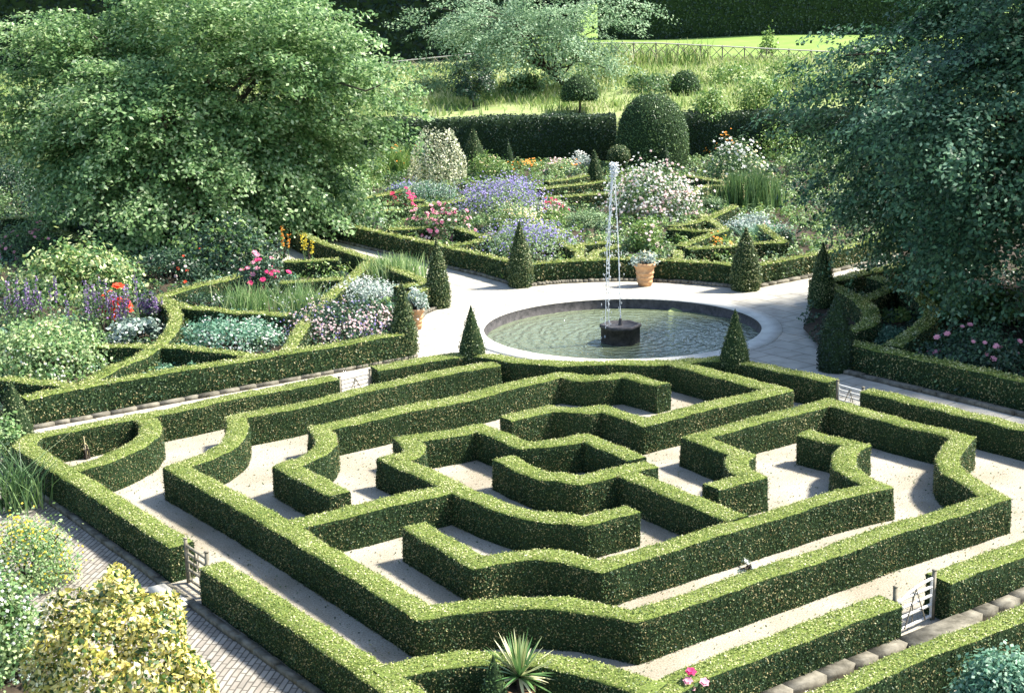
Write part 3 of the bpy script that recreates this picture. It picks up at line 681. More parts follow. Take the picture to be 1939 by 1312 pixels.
# ------------------------------------------------------------------ trees
def limb(a, b, sag, n=8):
    t = np.linspace(0, 1, n)[:, None]; p = a*(1-t)+b*t; p[:, 2] += sag*np.sin(np.pi*t[:, 0]); return p
def tree(name, label, base, trunk_h, rad, cz, nspray, per, leaf, m, seed, bark=M_BARK, lo=-.6, spread=(1.0, .38, .13), droop=.35, limbs=22, trunk_r=.3, lean=(0, 0), inner=.45, lump=.22, cat='tree', aspect=.6, tilt=.45, group=None):
    rng = np.random.default_rng(seed); base = np.asarray(base, float)
    root = empty(name, base); tag(root, label, cat, group)
    c = base+np.array([lean[0], lean[1], cz])
    d = []
    while len(d) < nspray:
        q = rng.normal(0, 1, 3); q /= np.linalg.norm(q)
        if q[2] > lo: d.append(q)
    d = np.array(d)
    lum = 1+lump*(np.sin(3.1*d[:, 0]+4*d[:, 2]+seed)+np.sin(5.3*d[:, 1]-3*d[:, 0]+seed*2)+.7*np.sin(9*d[:, 2]+7*d[:, 0]))/2.2
    r = (inner+(1-inner)*rng.random(nspray)**.55)*lum
    S = c+d*np.array(rad)*r[:, None]
    out = norm(np.column_stack([d[:, :2]+rng.normal(0, .35, (nspray, 2)), -droop+.5*d[:, 2]+rng.normal(0, .15, nspray)]))
    side = norm(np.cross(out, np.array([0, 0, 1.]))); upv = np.cross(side, out)
    L = spread[0]*rng.uniform(.6, 1.4, nspray)
    t = rng.random((nspray, per))-.35
    wd = rng.normal(0, 1, (nspray, per))*spread[1]*(1-.5*np.clip(t, 0, 1)); th = rng.normal(0, 1, (nspray, per))*spread[2]
    P = S[:, None]+out[:, None]*(t*L[:, None])[..., None]*1.6+side[:, None]*wd[..., None]+upv[:, None]*th[..., None]
    P[..., 2] -= (t**2)*.25*L[:, None]
    N = np.repeat(norm(upv*1.0+d*.35)[:, None], per, 1).reshape(-1, 3); P = P.reshape(-1, 3)
    keep = P[:, 2] > base[2]+.15; P, N = P[keep], N[keep]
    mb = MB(); V, Fq = leaf_quads(P, N, leaf, aspect, tilt, rng); mb.add(V, Fq); mb.build('crown', m, root)
    mb = MB(); top = base+np.array([lean[0]*.6, lean[1]*.6, trunk_h])
    tp = limb(base+np.array([0, 0, -.2]), top, 0, 6); tp[1:-1, :2] += rng.normal(0, trunk_r*.25, (4, 2))
    add_tube(mb, tp, np.linspace(trunk_r*1.25, trunk_r*.8, 6), 9)
    idx = rng.choice(nspray, min(limbs, nspray), replace=False)
    for k in idx:
        st = tp[rng.integers(3, 6)]; p = limb(st, S[k], .12*np.linalg.norm(S[k]-st)); p[1:-1] += rng.normal(0, .06*np.linalg.norm(S[k]-st)/3, (6, 3))
        add_tube(mb, p, np.linspace(trunk_r*.42, .025, 8), 6)
    mb.build('trunk', bark, root)
    return root
b = np.array([at_y(385, 420, 70)[0], 70, .1])
tree('weeping_tree', 'large spreading silvery-green tree filling the upper left, branches down to the beds', b, 2.6, (8.4, 6.4, 6.9), 4.7, 2300, 92, .2, M_WEEP, 3, spread=(1.3, .42, .11), lump=.34, tilt=.5, lo=-.62, limbs=46, trunk_r=.34)
b = np.array([19.0, 46.5, .1])
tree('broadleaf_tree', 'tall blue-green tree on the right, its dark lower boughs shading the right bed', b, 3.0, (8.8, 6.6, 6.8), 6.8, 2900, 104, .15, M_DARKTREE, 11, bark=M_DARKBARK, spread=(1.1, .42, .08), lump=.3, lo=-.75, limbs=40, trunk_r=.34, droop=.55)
tree('broadleaf_tree', 'added blue-green tree out of view past the right edge, shading the right bed', np.array([23.8, 41.5, .1]), 3.0, (6.6, 6.0, 6.0), 6.6, 1500, 84, .17, M_DARKTREE, 12, bark=M_DARKBARK, spread=(1.1, .42, .1), lump=.3, lo=-.75, limbs=24, trunk_r=.3, droop=.5)  # unseen tree, added only to cast shade on the right bed and path
b = at_t(1090, 172)
tree('apple_tree', 'open grey-green orchard tree with a leaning trunk in the meadow', b, 1.3, (7.6, 4.2, 3.4), 4.0, 430, 70, .19, M_APPLE, 21, bark=M_DARKBARK, lump=.5, spread=(1.5, .45, .14), lo=-.85, limbs=26, trunk_r=.15, lean=(-3.2, 0), inner=.25)
b = at_t(896, 203)
tree('bush_tree', 'small dark round-headed tree left of the mushroom topiary', b, .9, (1.45, 1.3, 1.5), 1.7, 110, 46, .15, M_DEEP, 23, bark=M_DARKBARK, spread=(.35, .2, .15), lo=-.7, limbs=8, trunk_r=.08)
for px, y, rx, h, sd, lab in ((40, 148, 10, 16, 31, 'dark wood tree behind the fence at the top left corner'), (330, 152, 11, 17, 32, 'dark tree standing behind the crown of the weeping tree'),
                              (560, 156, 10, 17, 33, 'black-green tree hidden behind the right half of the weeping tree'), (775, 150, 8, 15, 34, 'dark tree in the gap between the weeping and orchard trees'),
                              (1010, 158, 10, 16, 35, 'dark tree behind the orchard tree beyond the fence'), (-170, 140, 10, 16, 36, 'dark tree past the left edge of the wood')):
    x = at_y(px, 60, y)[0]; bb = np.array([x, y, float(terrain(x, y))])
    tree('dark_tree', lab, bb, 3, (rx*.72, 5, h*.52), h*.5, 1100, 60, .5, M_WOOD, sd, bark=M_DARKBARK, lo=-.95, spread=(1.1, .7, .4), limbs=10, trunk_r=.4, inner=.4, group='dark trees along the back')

# ------------------------------------------------------------------ rustic fence
FP = [(-60, 196), (0, 180), (120, 166), (400, 145), (700, 122), (830, 109), (1000, 92), (1130, 82), (1240, 82), (1400, 90), (1580, 99), (1760, 110), (1980, 126)]
fy = 119.0
def fence_pt(px):
    py = np.interp(px, [p[0] for p in FP], [p[1] for p in FP]); y = fy
    q = at_y(px, py, y); return q
root = empty('rustic_fence', fence_pt(1300)-np.array([0, 0, 1.4])); tag(root, 'rustic pole fence with crossed lattice along the top of the meadow bank', 'fence')
pxs = np.arange(-60, 1981, 42.0); tops = [fence_pt(p) for p in pxs]
H = 1.45
mb = MB(); add_tube(mb, np.array(tops)+np.array([0, -.06, 0]), .055, 6); mb.build('top_rail', M_OLDWOOD, root)
for p in tops:
    mb = MB(); add_tube(mb, [p+np.array([0, 0, -H-.4]), p+np.array([0, 0, .1])], .055, 6); mb.build('post', M_RUSTIC, root)
mb = MB()
for k, (a, b) in enumerate(zip(tops[:-1], tops[1:])):
    for s in (0, .5):
        u0 = a+(b-a)*s; u1 = a+(b-a)*(s+.5); dy = np.array([0, .07, 0])
        add_tube(mb, [u0+np.array([0, 0, -.9])+dy, u1+np.array([0, 0, -.03])+dy], .032, 5)
        add_tube(mb, [u0+np.array([0, 0, -.03])+dy*2, u1+np.array([0, 0, -.9])+dy*2], .032, 5)
mb.build('lattice', M_RUSTIC, root)

# ------------------------------------------------------------------ meadow grass
def blades(P, h, w, m, name, rng=RNG, bend=.35):
    k = len(P); a = rng.uniform(0, 2*np.pi, k); T = np.column_stack([np.cos(a), np.sin(a), np.zeros(k)])
    hh = (h*rng.uniform(.5, 1.3, k))[:, None]; lean = rng.normal(0, bend, (k, 2)); top = P+np.column_stack([lean*hh, hh[:, 0]]); mid = P+np.column_stack([lean*hh*.25, hh[:, 0]*.55])
    V = np.stack([P-T*w, P+T*w, mid+T*w*.8, mid-T*w*.8, top+T*w*.15, top-T*w*.15], 1).reshape(-1, 3)
    b = np.arange(k)[:, None]*6; Fq = np.vstack([b+np.array([0, 1, 2, 3]), b+np.array([3, 2, 4, 5])])
    return V, Fq
k = 52000
x = RNG.uniform(-46, 42, k); y = 97.6+(RNG.random(k)**.9)*23
keep = (np.sin(x*.5+y*.3)+np.sin(x*.23-y*.4+1)+RNG.normal(0, .7, k)) > -.9; x, y = x[keep], y[keep]
edge = (y < 99.3); x, y = x[~edge], y[~edge]
P = np.column_stack([x, y, terrain(x, y)-.03]); hgt = .32+.18*np.sin(x*.4)*np.sin(y*.5)
mb = MB(); V, Fq = blades(P, .5, .045, None, ''); mb.add(V, Fq); tag(mb.build('meadow_grass', M_STRAW), None, None, None, 'stuff')
k = 900; x = RNG.uniform(-2, 16, k); y = RNG.uniform(118.2, 121, k); P = np.column_stack([x, y, terrain(x, y)])
mb = MB(); V, Fq = blades(P, 1.5, .05, None, ''); mb.add(V, Fq); tag(mb.build('tall_grass', M_STRAW), None, None, None, 'stuff')

# ------------------------------------------------------------------ planting
def plant_mesh(b, w, h, n, leaf, form, rng, aspect=.55):
    """leaf points and normals of one plant of width w and height h standing at b"""
    dp = w*.85
    if form == 'dome':
        d = rng.normal(0, 1, (n, 3)); d[:, 2] = np.abs(d[:, 2]); d = norm(d); ph = np.arctan2(d[:, 1], d[:, 0])
        lum = (1+.05*np.sin(5*ph+6*d[:, 2])+.05*np.sin(9*d[:, 0]-8*d[:, 2]+2)+.04*np.sin(14*d[:, 1]+9*d[:, 2]))*(1-.16*rng.random(n)**2)
        P = np.column_stack([d[:, 0]*w/2, d[:, 1]*w/2, np.abs(d[:, 2])**.85*h])*lum[:, None]
        return P+b, norm(d+[0, 0, .2])
    if form == 'cone':
        u = rng.random(n); ph = rng.uniform(0, 2*np.pi, n); t = 1-np.sqrt(1-u*.97); pr = np.interp(t, [0, .15, .4, .65, .85, .95, 1], [.9, 1, .95, .78, .5, .3, .06])
        lum = 1+.06*np.sin(4*ph+7*t)+.05*np.sin(9*ph-11*t); rr = pr*lum*w/2*(1-.22*rng.random(n)**2)
        P = np.column_stack([rr*np.cos(ph), rr*np.sin(ph), t*h]); N = norm(np.column_stack([np.cos(ph), np.sin(ph), np.full(n, .35)]))
        return P+b, N
    K = max(6, int(10+n/60)); d = rng.normal(0, 1, (K, 3)); d[:, 2] = np.abs(d[:, 2]); d = norm(d)
    rad = np.array([w/2, dp/2, h])*(.82+.18*rng.random((K, 1)))
    if form == 'loose': rad = rad*(.6+.4*rng.random((K, 1)))
    C = d*rad*np.array([1, 1, .92])
    cs = np.array([w, dp, h*1.1])*(.11 if form != 'loose' else .09)
    k = rng.integers(0, K, n); P = C[k]+rng.normal(0, 1, (n, 3))*cs; N = norm(d[k]+np.array([0, 0, .5]))
    P[:, 2] = np.abs(P[:, 2])
    return P+b, N
BLOOM = {}
def bloom_mesh(fm):
    if fm.name not in BLOOM:
        mb = MB(); V = [(0, 0, .02)]; Fq = []
        for ring, (r, z, k) in enumerate(((.52, .10, 6), (.34, .22, 5))):
            for q in range(k):
                a = 2*np.pi*(q/k)+ring*.5; d = np.array([math.cos(a), math.sin(a)]); t = np.array([-d[1], d[0]]); n0 = len(V)
                V += [(*(d*r*.55+t*r*.5), z*.7), (*(d*r), z), (*(d*r*.55-t*r*.5), z*.7)]; Fq.append([0, n0+2, n0+1, n0])
        mb.add(V, np.array(Fq)); o = mb.build('bloom', fm); BLOOM[fm.name] = o.data; bpy.data.objects.remove(o)
    return BLOOM[fm.name]
def shrub(name, label, cat, px, py, wpx, hpx, m, leaf=.09, n=900, form='mound', flowers=(), z=.16, group=None, aspect=.55, seed=None, base=None, stalks=None, blade=None, tilt=.6):
    if form not in ('cone', 'dome') and not stalks and n > 100: n = int(n*(1.6 if blade else 2.4)); leaf *= 1.2; aspect = max(aspect, .62)
    rng = np.random.default_rng(seed if seed is not None else int(px*7+py*13) % 100000)
    b = at(px, py, z) if base is None else np.asarray(base, float)
    s = b[1]/F/math.cos(.1); w, h = wpx*s, hpx*s*1.02
    root = empty(name, b); tag(root, label, cat, group)
    mb = MB()
    if blade:
        bl, bw = blade; P0 = b+np.column_stack([rng.normal(0, w*.22, n), rng.normal(0, w*.2, n), np.zeros(n)])
        V, Fq = blades(P0, h/1.15, bw, None, '', rng, bl); mb.add(V, Fq)
    else:
        P, N = plant_mesh(b, w, h, n, leaf, form, rng)
        V, Fq = leaf_quads(P, N, leaf, aspect, tilt, rng); mb.add(V, Fq)
        # twiggy heart
        K = 10
        for q in range(K):
            e = P[rng.integers(0, len(P))]; add_tube(mb, limb(b+rng.normal(0, .04, 3)*[1, 1, 0], e, .05, 5), np.linspace(.025, .008, 5), 4, 1)
    if stalks:
        k, sh = stalks
        for q in range(k):
            p = b+np.array([rng.normal(0, w*.25), rng.normal(0, w*.22), 0]); e = p+np.array([rng.normal(0, .08), rng.normal(0, .08), h*sh*rng.uniform(.7, 1.1)])
            add_tube(mb, [p, (p+e)/2, e], .012, 4, 0)
    mb.build('foliage', [m, M_DARKBARK], root)
    for fm, cnt, size, zone in flowers:
        mb = MB()
        if zone == 'spike':
            for q in range(cnt):
                p = b+np.array([rng.normal(0, w*.24), rng.normal(0, w*.2), 0]); hh = h*rng.uniform(.65, 1.12); ln = rng.normal(0, .06, 2)
                t = rng.uniform(.45, 1, 40); Q = p+np.column_stack([ln[0]*t+rng.normal(0, size*.5, 40), ln[1]*t+rng.normal(0, size*.5, 40), t*hh])
                V, Fq = leaf_quads(Q, rng.normal(0, 1, (40, 3)), size*1.15, .8, .5, rng)
                one = MB(); one.add(V, Fq); add_tube(one, [p, p+np.array([ln[0]*.5, ln[1]*.5, hh*.5]), p+np.array([ln[0], ln[1], hh])], .012, 4, 1)
                one.build('flower_spike', [fm, M_GREEN], root)
            continue
        P, N = plant_mesh(b, w*1.04, h*1.03, cnt*4, leaf, form, rng)
        rel = (P[:, 2]-b[2])/max(h, .01)
        if zone == 'top': wgt = np.clip(rel, .02, 1)**1.5
        elif zone == 'low': wgt = np.clip(.7-rel, .02, 1)
        else: wgt = np.ones(len(P))*.5+.5*(N[:, 1] < .2)
        pick = rng.choice(len(P), cnt, replace=False, p=wgt/wgt.sum()); P, N = P[pick], N[pick]
        P = P+N*size*.35; N = norm(N+np.array([0, -.5, .3]))
        if cnt <= 60:                                   # blooms one can count: each its own part
            me = bloom_mesh(fm)
            for q in range(cnt):
                o = bpy.data.objects.new('bloom', me); COL.objects.link(o); o.parent = root; o.matrix_parent_inverse = root.matrix_world.inverted()
                o.location = P[q]; o.rotation_euler = (Vector(N[q])).to_track_quat('Z', 'Y').to_euler(); o.scale = (size*rng.uniform(.75, 1.25),)*3
        else:
            for tlt, f_ in ((.25, 1), (.6, .8), (.6, .75)):
                V, Fq = leaf_quads(P+N*size*.1*(f_ < 1)+rng.normal(0, size*.08, P.shape), N, size*f_, .95, tlt, rng, .25); mb.add(V, Fq)
            mb.build('flowers', fm, root)['kind'] = 'stuff'
    return root
S = shrub
# low mixed growth covering the soil between the plants
def cover(pts_fn, k, label_mats, hts, name='ground_cover'):
    pass
def ground_cover(poly, k, mats, leaf, hmax, z=.16, seed=1):
    rng = np.random.default_rng(seed); poly = np.array([p[:2] for p in poly]); lo, hi = poly.min(0), poly.max(0); C = rng.uniform(lo, hi, (k*2, 2))
    ins = np.zeros(len(C), bool); j = len(poly)-1
    for i in range(len(poly)):
        a, b = poly[i], poly[j]
        c = ((a[1] > C[:, 1]) != (b[1] > C[:, 1])) & (C[:, 0] < (b[0]-a[0])*(C[:, 1]-a[1])/(b[1]-a[1]+1e-12)+a[0]); ins ^= c; j = i
    C = C[ins][:k]; mb = MB(); per = 34
    which = (np.sin(C[:, 0]*1.1)+np.sin(C[:, 1]*.9+1)+rng.normal(0, .7, len(C)))
    order = np.clip(((which+2)/4*len(mats)).astype(int), 0, len(mats)-1); R = rng.uniform(.12, .34, len(C)); Hh = hmax*rng.uniform(.3, 1, len(C))
    for mi in range(len(mats)):
        s_ = order == mi
        if not s_.any(): continue
        c = np.repeat(C[s_], per, 0); r = np.repeat(R[s_], per); hh = np.repeat(Hh[s_], per); d = rng.normal(0, 1, (len(c), 3)); d[:, 2] = abs(d[:, 2]); d = norm(d)
        P = np.column_stack([c+d[:, :2]*r[:, None], z+.02+d[:, 2]*hh]); V, Fq = leaf_quads(P, norm(d+[0, 0, .6]), leaf, .6, .6, rng); mb.add(V, Fq, mi)
    o = mb.build('ground_cover', mats); o['kind'] = 'stuff'; return o
ground_cover(list(e2)+[np.array([32., 95.]), np.array([-16., 95.]), np.array([-12, 76])], 4200, [M_DEEP, M_GREEN, M_FRESH, M_PALE, M_GREY, M_FRESH], .13, .5, seed=3)
ground_cover(lb, 2600, [M_DEEP, M_GREEN, M_DEEP, M_FRESH, M_TEAL], .10, .4, seed=4)
ground_cover(list(e3)+[gA(-32.5, 34.8), gA(-28.9, 32.3), gA(-12, 32.3), gA(-12, 55), gA(-30, 55)], 1700, [M_DEEP, M_DEEP, M_GREEN], .10, .35, seed=5)
ground_cover([np.array(q) for q in ((-34, 60), (-9, 66), (-11, 80), (-13, 95), (-40, 95))], 2600, [M_DEEP, M_GREEN, M_DEEP, M_GREEN], .15, .7, z=0, seed=8)
ground_cover([gA(-12.9, 8), gA(-4, 8), gA(-4, 34), gA(-12.9, 34)], 500, [M_DEEP, M_GREEN, M_DEEP], .07, .2, z=.12, seed=6)
ground_cover([gA(-40, 7.0), gA(-40, 0), gA(-12, 0), gA(-12, 7.0)], 900, [M_DEEP, M_GREEN, M_SILVER, M_PALE], .07, .35, z=.12, seed=7)
# ---- far bed
S('holly_bush', 'pale variegated holly clipped as a rounded cone in the far bed', 'shrub', 830, 348, 104, 122, M_VARIEG, .14, 5200, 'cone', seed=1)
S('lavender_bush', 'large pale-violet lavender mound in the middle of the far bed', 'lavender', 952, 412, 160, 72, M_GREY, .08, 1500, flowers=[(M_LAV, 1500, .085, 'top')], group='lavender mounds')
S('lavender_bush', 'lavender mound spilling round the cone at the near corner of the far bed', 'lavender', 1002, 486, 172, 62, M_GREY, .08, 2000, flowers=[(M_LAV, 900, .08, 'top')], group='lavender mounds')
S('rose_bush', 'large dome of pale pink and white roses behind the fountain jet', 'rose bush', 1238, 412, 150, 100, M_GREEN, .10, 2400, flowers=[(M_BLUSH, 330, .17, 'all'), (M_WHITE, 800, .12, 'all')], group='rose bushes')
S('rose_bush', 'rose bush thick with pink blooms left of the lavenders', 'rose bush', 850, 455, 84, 64, M_GREEN, .09, 1000, flowers=[(M_PINK, 70, .20, 'all'), (M_BLUSH, 40, .15, 'all')], group='rose bushes')
S('rose_bush', 'bush with a flat bunch of crimson-pink blooms below the variegated holly', 'rose bush', 762, 418, 46, 56, M_GREEN, .09, 500, flowers=[(M_DEEPPINK, 40, .19, 'top')], group='rose bushes')
S('rose_bush', 'sparse pink rose growing over the front hedge of the far bed', 'rose bush', 800, 450, 70, 62, M_GREEN, .09, 600, 'loose', flowers=[(M_PINK, 26, .2, 'all')], group='rose bushes')
S('perennial_clump', 'clump of red and pink flowers right of the big lavender', 'flowers', 1046, 410, 66, 34, M_PALE, .08, 500, flowers=[(M_DEEPPINK, 22, .15, 'top'), (M_BLUSH, 90, .11, 'all')])
S('perennial_clump', 'airy cream-flowered clump in front of the big lavender', 'flowers', 972, 432, 110, 56, M_PALE, .08, 900, 'loose', flowers=[(M_CREAM, 150, .10, 'all'), (M_WHITE, 90, .09, 'all')])
S('flower_clump', 'small bush of white flowers beside the small cone at the back', 'flowers', 1100, 322, 36, 34, M_SILVER, .10, 350, flowers=[(M_WHITE, 120, .12, 'all')])
S('rose_bush', 'wide shrub rose with cream-white blooms right of the dome', 'rose bush', 1392, 342, 128, 84, M_GREEN, .11, 1700, 'loose', flowers=[(M_WHITE, 110, .19, 'top'), (M_CREAM, 60, .15, 'all')], group='rose bushes')
S('lily_clump', 'orange flower spires behind the cream-white rose', 'flowers', 1372, 300, 60, 62, M_DEEP, .11, 400, 'loose', flowers=[(M_ORANGE, 60, .14, 'top')])
S('catmint_clump', 'hazy grey-blue spires under the variegated holly', 'flowers', 812, 388, 100, 40, M_TEAL, .08, 800, flowers=[(M_SILVER, 60, .07, 'spike')])
S('catmint_clump', 'violet-blue haze of flowers left of the crimson bunch', 'flowers', 770, 372, 60, 28, M_TEAL, .08, 400, flowers=[(M_LAV, 220, .08, 'top')])
S('santolina_mound', 'smooth grey-green mound left of the fountain jet', 'shrub', 1112, 428, 84, 28, M_GREY, .07, 1800)
S('santolina_mound', 'smooth green mound right of the pink rose dome', 'shrub', 1346, 398, 62, 24, M_GREY, .07, 1200)
S('rose_bush', 'tall loose pale rose rising behind the terracotta pot', 'rose bush', 1220, 474, 76, 66, M_FRESH, .09, 900, 'loose', flowers=[(M_BLUSH, 28, .14, 'all')], group='rose bushes')
S('pale_ground_plant', 'pale spreading clump between the front lavender and the pot', 'flowers', 1150, 474, 90, 30, M_PALE, .08, 700, flowers=[(M_CREAM, 90, .08, 'all')])
S('daylily_clump', 'yellow-green daylily leaves with orange buds left of the holly', 'flowers', 752, 330, 84, 52, M_FRESH, .1, 420, blade=(.45, .03), flowers=[(M_ORANGE, 20, .13, 'top')])
S('green_shrub', 'feathery green shrub against the dark hedge left of the holly', 'shrub', 768, 300, 70, 58, M_PALE, .12, 420, 'loose')
S('perennial_clump', 'fresh green clump at the foot of the tall speckled cone', 'flowers', 925, 335, 80, 52, M_FRESH, .1, 900, 'loose', flowers=[(M_CREAM, 60, .10, 'all')])
S('marigold_clump', 'low band of orange-red flowers at the back of the far bed', 'flowers', 990, 322, 66, 20, M_FRESH, .09, 360, flowers=[(M_ORANGE, 60, .13, 'top')])
S('perennial_clump', 'faint pink flowers behind the thin knot hedges', 'flowers', 1058, 328, 70, 26, M_PALE, .09, 500, flowers=[(M_BLUSH, 80, .13, 'top'), (M_ORANGE, 14, .12, 'top')])
S('small_shrub', 'small layered shrub in front of the big dome', 'shrub', 1228, 322, 32, 48, M_TEAL, .14, 260, 'loose')
S('tall_grass_clump', 'upright dark green foliage with pale spires under the right tree', 'flowers', 1418, 392, 110, 62, M_GREEN, .1, 900, blade=(.16, .03), flowers=[(M_CREAM, 14, .05, 'spike')])
S('silver_clump', 'blue-silver clump beside the right cone of the far bed', 'flowers', 1425, 440, 100, 34, M_SILVER, .09, 800, flowers=[(M_PINK, 16, .09, 'all')])
S('marigold_clump', 'yellow and orange flowers inside the front knot near the right cone', 'flowers', 1362, 470, 90, 28, M_FRESH, .08, 420, 'loose', flowers=[(M_ORANGE, 34, .12, 'all'), (M_YELLOW, 30, .12, 'all')])
S('marigold_clump', 'tiny orange flowers beyond the green mound', 'flowers', 1340, 372, 40, 14, M_FRESH, .08, 160, flowers=[(M_ORANGE, 20, .13, 'top')])
S('silver_clump', 'pale silvery clump behind the front left hedge of the far bed', 'flowers', 706, 432, 44, 40, M_SILVER, .09, 420, 'loose')
S('green_shrub', 'dark strap-leaved shrub right of the near right cone', 'shrub', 1478, 470, 80, 40, M_DEEP, .1, 600, 'loose')
S('grey_leaf_clump', 'spiny grey leaves spilling over the knot right of the cone', 'flowers', 1450, 456, 80, 30, M_TEAL, .1, 320, blade=(.8, .02))
S('green_shrub', 'loose light bush under the right skirts of the weeping tree', 'shrub', 668, 388, 100, 84, M_PALE, .11, 1100, 'loose', flowers=[(M_WHITE, 60, .1, 'all')])
S('rose_bush', 'red-dotted rose bush behind the dark cone under the weeping tree', 'rose bush', 560, 372, 90, 58, M_GREEN, .11, 700, 'loose', flowers=[(M_RED, 26, .12, 'top'), (M_CREAM, 30, .12, 'all')], group='rose bushes')
S('green_shrub', 'bright green bushes filling the gap left of the violet haze', 'shrub', 700, 352, 90, 60, M_FRESH, .11, 900, 'loose')
# ---- meadow shrubs
for px, py, w, h, mm, lab in ((1440, 215, 100, 96, M_FRESH, 'feathery light green bush on the bank near the right tree'), (1345, 232, 84, 72, M_FRESH, 'yellow-green bush right behind the big dome'),
                              (1240, 172, 130, 40, M_GREEN, 'low green scrub in the meadow behind the big dome'), (990, 178, 90, 44, M_GREEN, 'rank green growth under the orchard tree'),
                              (1455, 112, 36, 74, M_FRESH, 'young thin tree with pale leaves by the fence'), (60, 330, 150, 110, M_GREEN, 'green shrub at the left edge under the weeping tree')):
    S('meadow_bush', lab, 'bush', px, py, w, h, mm, .16, 900 if w > 50 else 240, 'loose', base=at_t(px, py) if px > 300 else None)
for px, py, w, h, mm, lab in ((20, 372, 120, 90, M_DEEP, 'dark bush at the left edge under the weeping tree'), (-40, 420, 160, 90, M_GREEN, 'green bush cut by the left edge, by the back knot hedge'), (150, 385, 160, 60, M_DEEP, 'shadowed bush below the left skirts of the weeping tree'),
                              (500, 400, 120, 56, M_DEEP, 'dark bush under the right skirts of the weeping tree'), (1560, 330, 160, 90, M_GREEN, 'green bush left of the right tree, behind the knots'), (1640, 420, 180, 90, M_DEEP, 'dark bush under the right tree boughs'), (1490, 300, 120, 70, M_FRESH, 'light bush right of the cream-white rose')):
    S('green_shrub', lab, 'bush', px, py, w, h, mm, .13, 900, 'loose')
for px, py, w, h, mm, lab in ((1140, 150, 120, 44, M_GREY, 'pale rough scrub right of the orchard tree trunk'), (1390, 160, 110, 46, M_FRESH, 'bright scrub below the lattice fence'), (820, 175, 110, 36, M_GREY, 'rough pale scrub on the bank left of the round-headed tree'),
                              (1500, 165, 120, 70, M_FRESH, 'light green scrub beside the right tree on the bank'), (1200, 110, 130, 30, M_PALE, 'tall weeds by the fence right of the orchard tree')):
    S('meadow_bush', lab, 'bush', px, py, w, h, mm, .15, 700, 'loose', base=at_t(px, py))
# ---- left bed
S('variegated_shrub', 'broad domed shrub with cream-edged leaves in the left bed', 'shrub', 152, 560, 196, 96, M_EDGED, .15, 2600, aspect=.6)
S('purple_clary', 'purple flower spires at the far left behind the pale shrub', 'flowers', 60, 620, 110, 86, M_GREEN, .08, 500, flowers=[(M_PURPLE, 26, .06, 'spike')], group='purple flower spires')
S('purple_clary', 'purple flower spires standing round the scarlet poppies', 'flowers', 205, 640, 110, 104, M_GREEN, .08, 500, flowers=[(M_PURPLE, 34, .06, 'spike')], group='purple flower spires')
S('purple_clary', 'small purple spires just left of the thick curved hedge', 'flowers', 285, 612, 54, 54, M_DEEP, .07, 250, flowers=[(M_PURPLE, 18, .055, 'spike')], group='purple flower spires')
S('poppy', 'scarlet poppies among the purple spires of the left bed', 'flowers', 220, 630, 50, 96, M_TEAL, .08, 90, 'loose', flowers=[(M_RED, 26, .36, 'top')])
S('pale_shrub', 'pale yellow-green shrub spreading at the left edge, above the long bed hedge', 'shrub', 84, 700, 210, 98, M_PALE, .10, 3000, flowers=[(M_WHITE, 200, .07, 'low'), (M_CREAM, 120, .08, 'top')])
S('hosta_clump', 'pale blue-green leaves below the poppies', 'flowers', 255, 645, 90, 44, M_SILVER, .13, 420, aspect=.7)
S('silver_clump', 'long drift of silver and white flowers inside the thick curved hedge', 'flowers', 430, 652, 190, 50, M_TEAL, .09, 1500, flowers=[(M_WHITE, 320, .08, 'all')])
S('geranium_drift', 'wide drift of white and pink flowers behind the hedge next to the near left cone', 'flowers', 648, 634, 200, 66, M_DEEP, .08, 1900, flowers=[(M_BLUSH, 620, .085, 'all'), (M_LAV, 220, .07, 'all')])
S('catmint_clump', 'whitish flower haze in front of the irises', 'flowers', 690, 570, 130, 42, M_SILVER, .07, 1200, flowers=[(M_WHITE, 260, .07, 'all')])
S('iris_clump', 'clump of upright light green iris leaves by the far left cone', 'flowers', 745, 533, 120, 48, M_PALE, .1, 620, blade=(.22, .022))
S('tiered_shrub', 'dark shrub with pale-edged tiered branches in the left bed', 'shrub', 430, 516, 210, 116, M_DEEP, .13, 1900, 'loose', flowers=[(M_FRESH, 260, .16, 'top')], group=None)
S('rose_bush', 'tall rose with magenta blooms in the middle of the left bed', 'rose bush', 490, 560, 96, 92, M_DEEP, .09, 900, 'loose', flowers=[(M_DEEPPINK, 22, .2, 'all'), (M_PINK, 12, .2, 'all')], group='rose bushes')
S('rose_bush', 'rose with pale pink blooms at the far left below the back hedge', 'rose bush', 50, 488, 110, 70, M_GREEN, .09, 800, flowers=[(M_PINK, 36, .2, 'all')], group='rose bushes')
S('green_shrub', 'dark bush between the variegated dome and the magenta rose', 'shrub', 320, 530, 130, 62, M_DEEP, .1, 1200, flowers=[(M_RED, 6, .14, 'all'), (M_BLUSH, 8, .14, 'all')])
S('foxtail_lily', 'two yellow flower spires in front of the cross path', 'flowers', 584, 500, 28, 56, M_GREEN, .07, 60, 'loose', flowers=[(M_YELLOW, 3, .08, 'spike')], group='yellow flower spires')
S('foxtail_lily', 'rusty yellow spires right of the magenta rose', 'flowers', 536, 490, 34, 62, M_GREEN, .07, 60, 'loose', flowers=[(M_ORANGE, 3, .07, 'spike')], group='yellow flower spires')
S('grass_tuft', 'tuft of pale upright grass below the magenta rose', 'flowers', 470, 590, 110, 52, M_PALE, .1, 320, blade=(.2, .015))
S('grass_tuft', 'wispy straw-coloured stems left of the white haze', 'flowers', 570, 595, 110, 60, M_PALE, .1, 260, blade=(.3, .014), flowers=[(M_WHITE, 140, .06, 'low')])
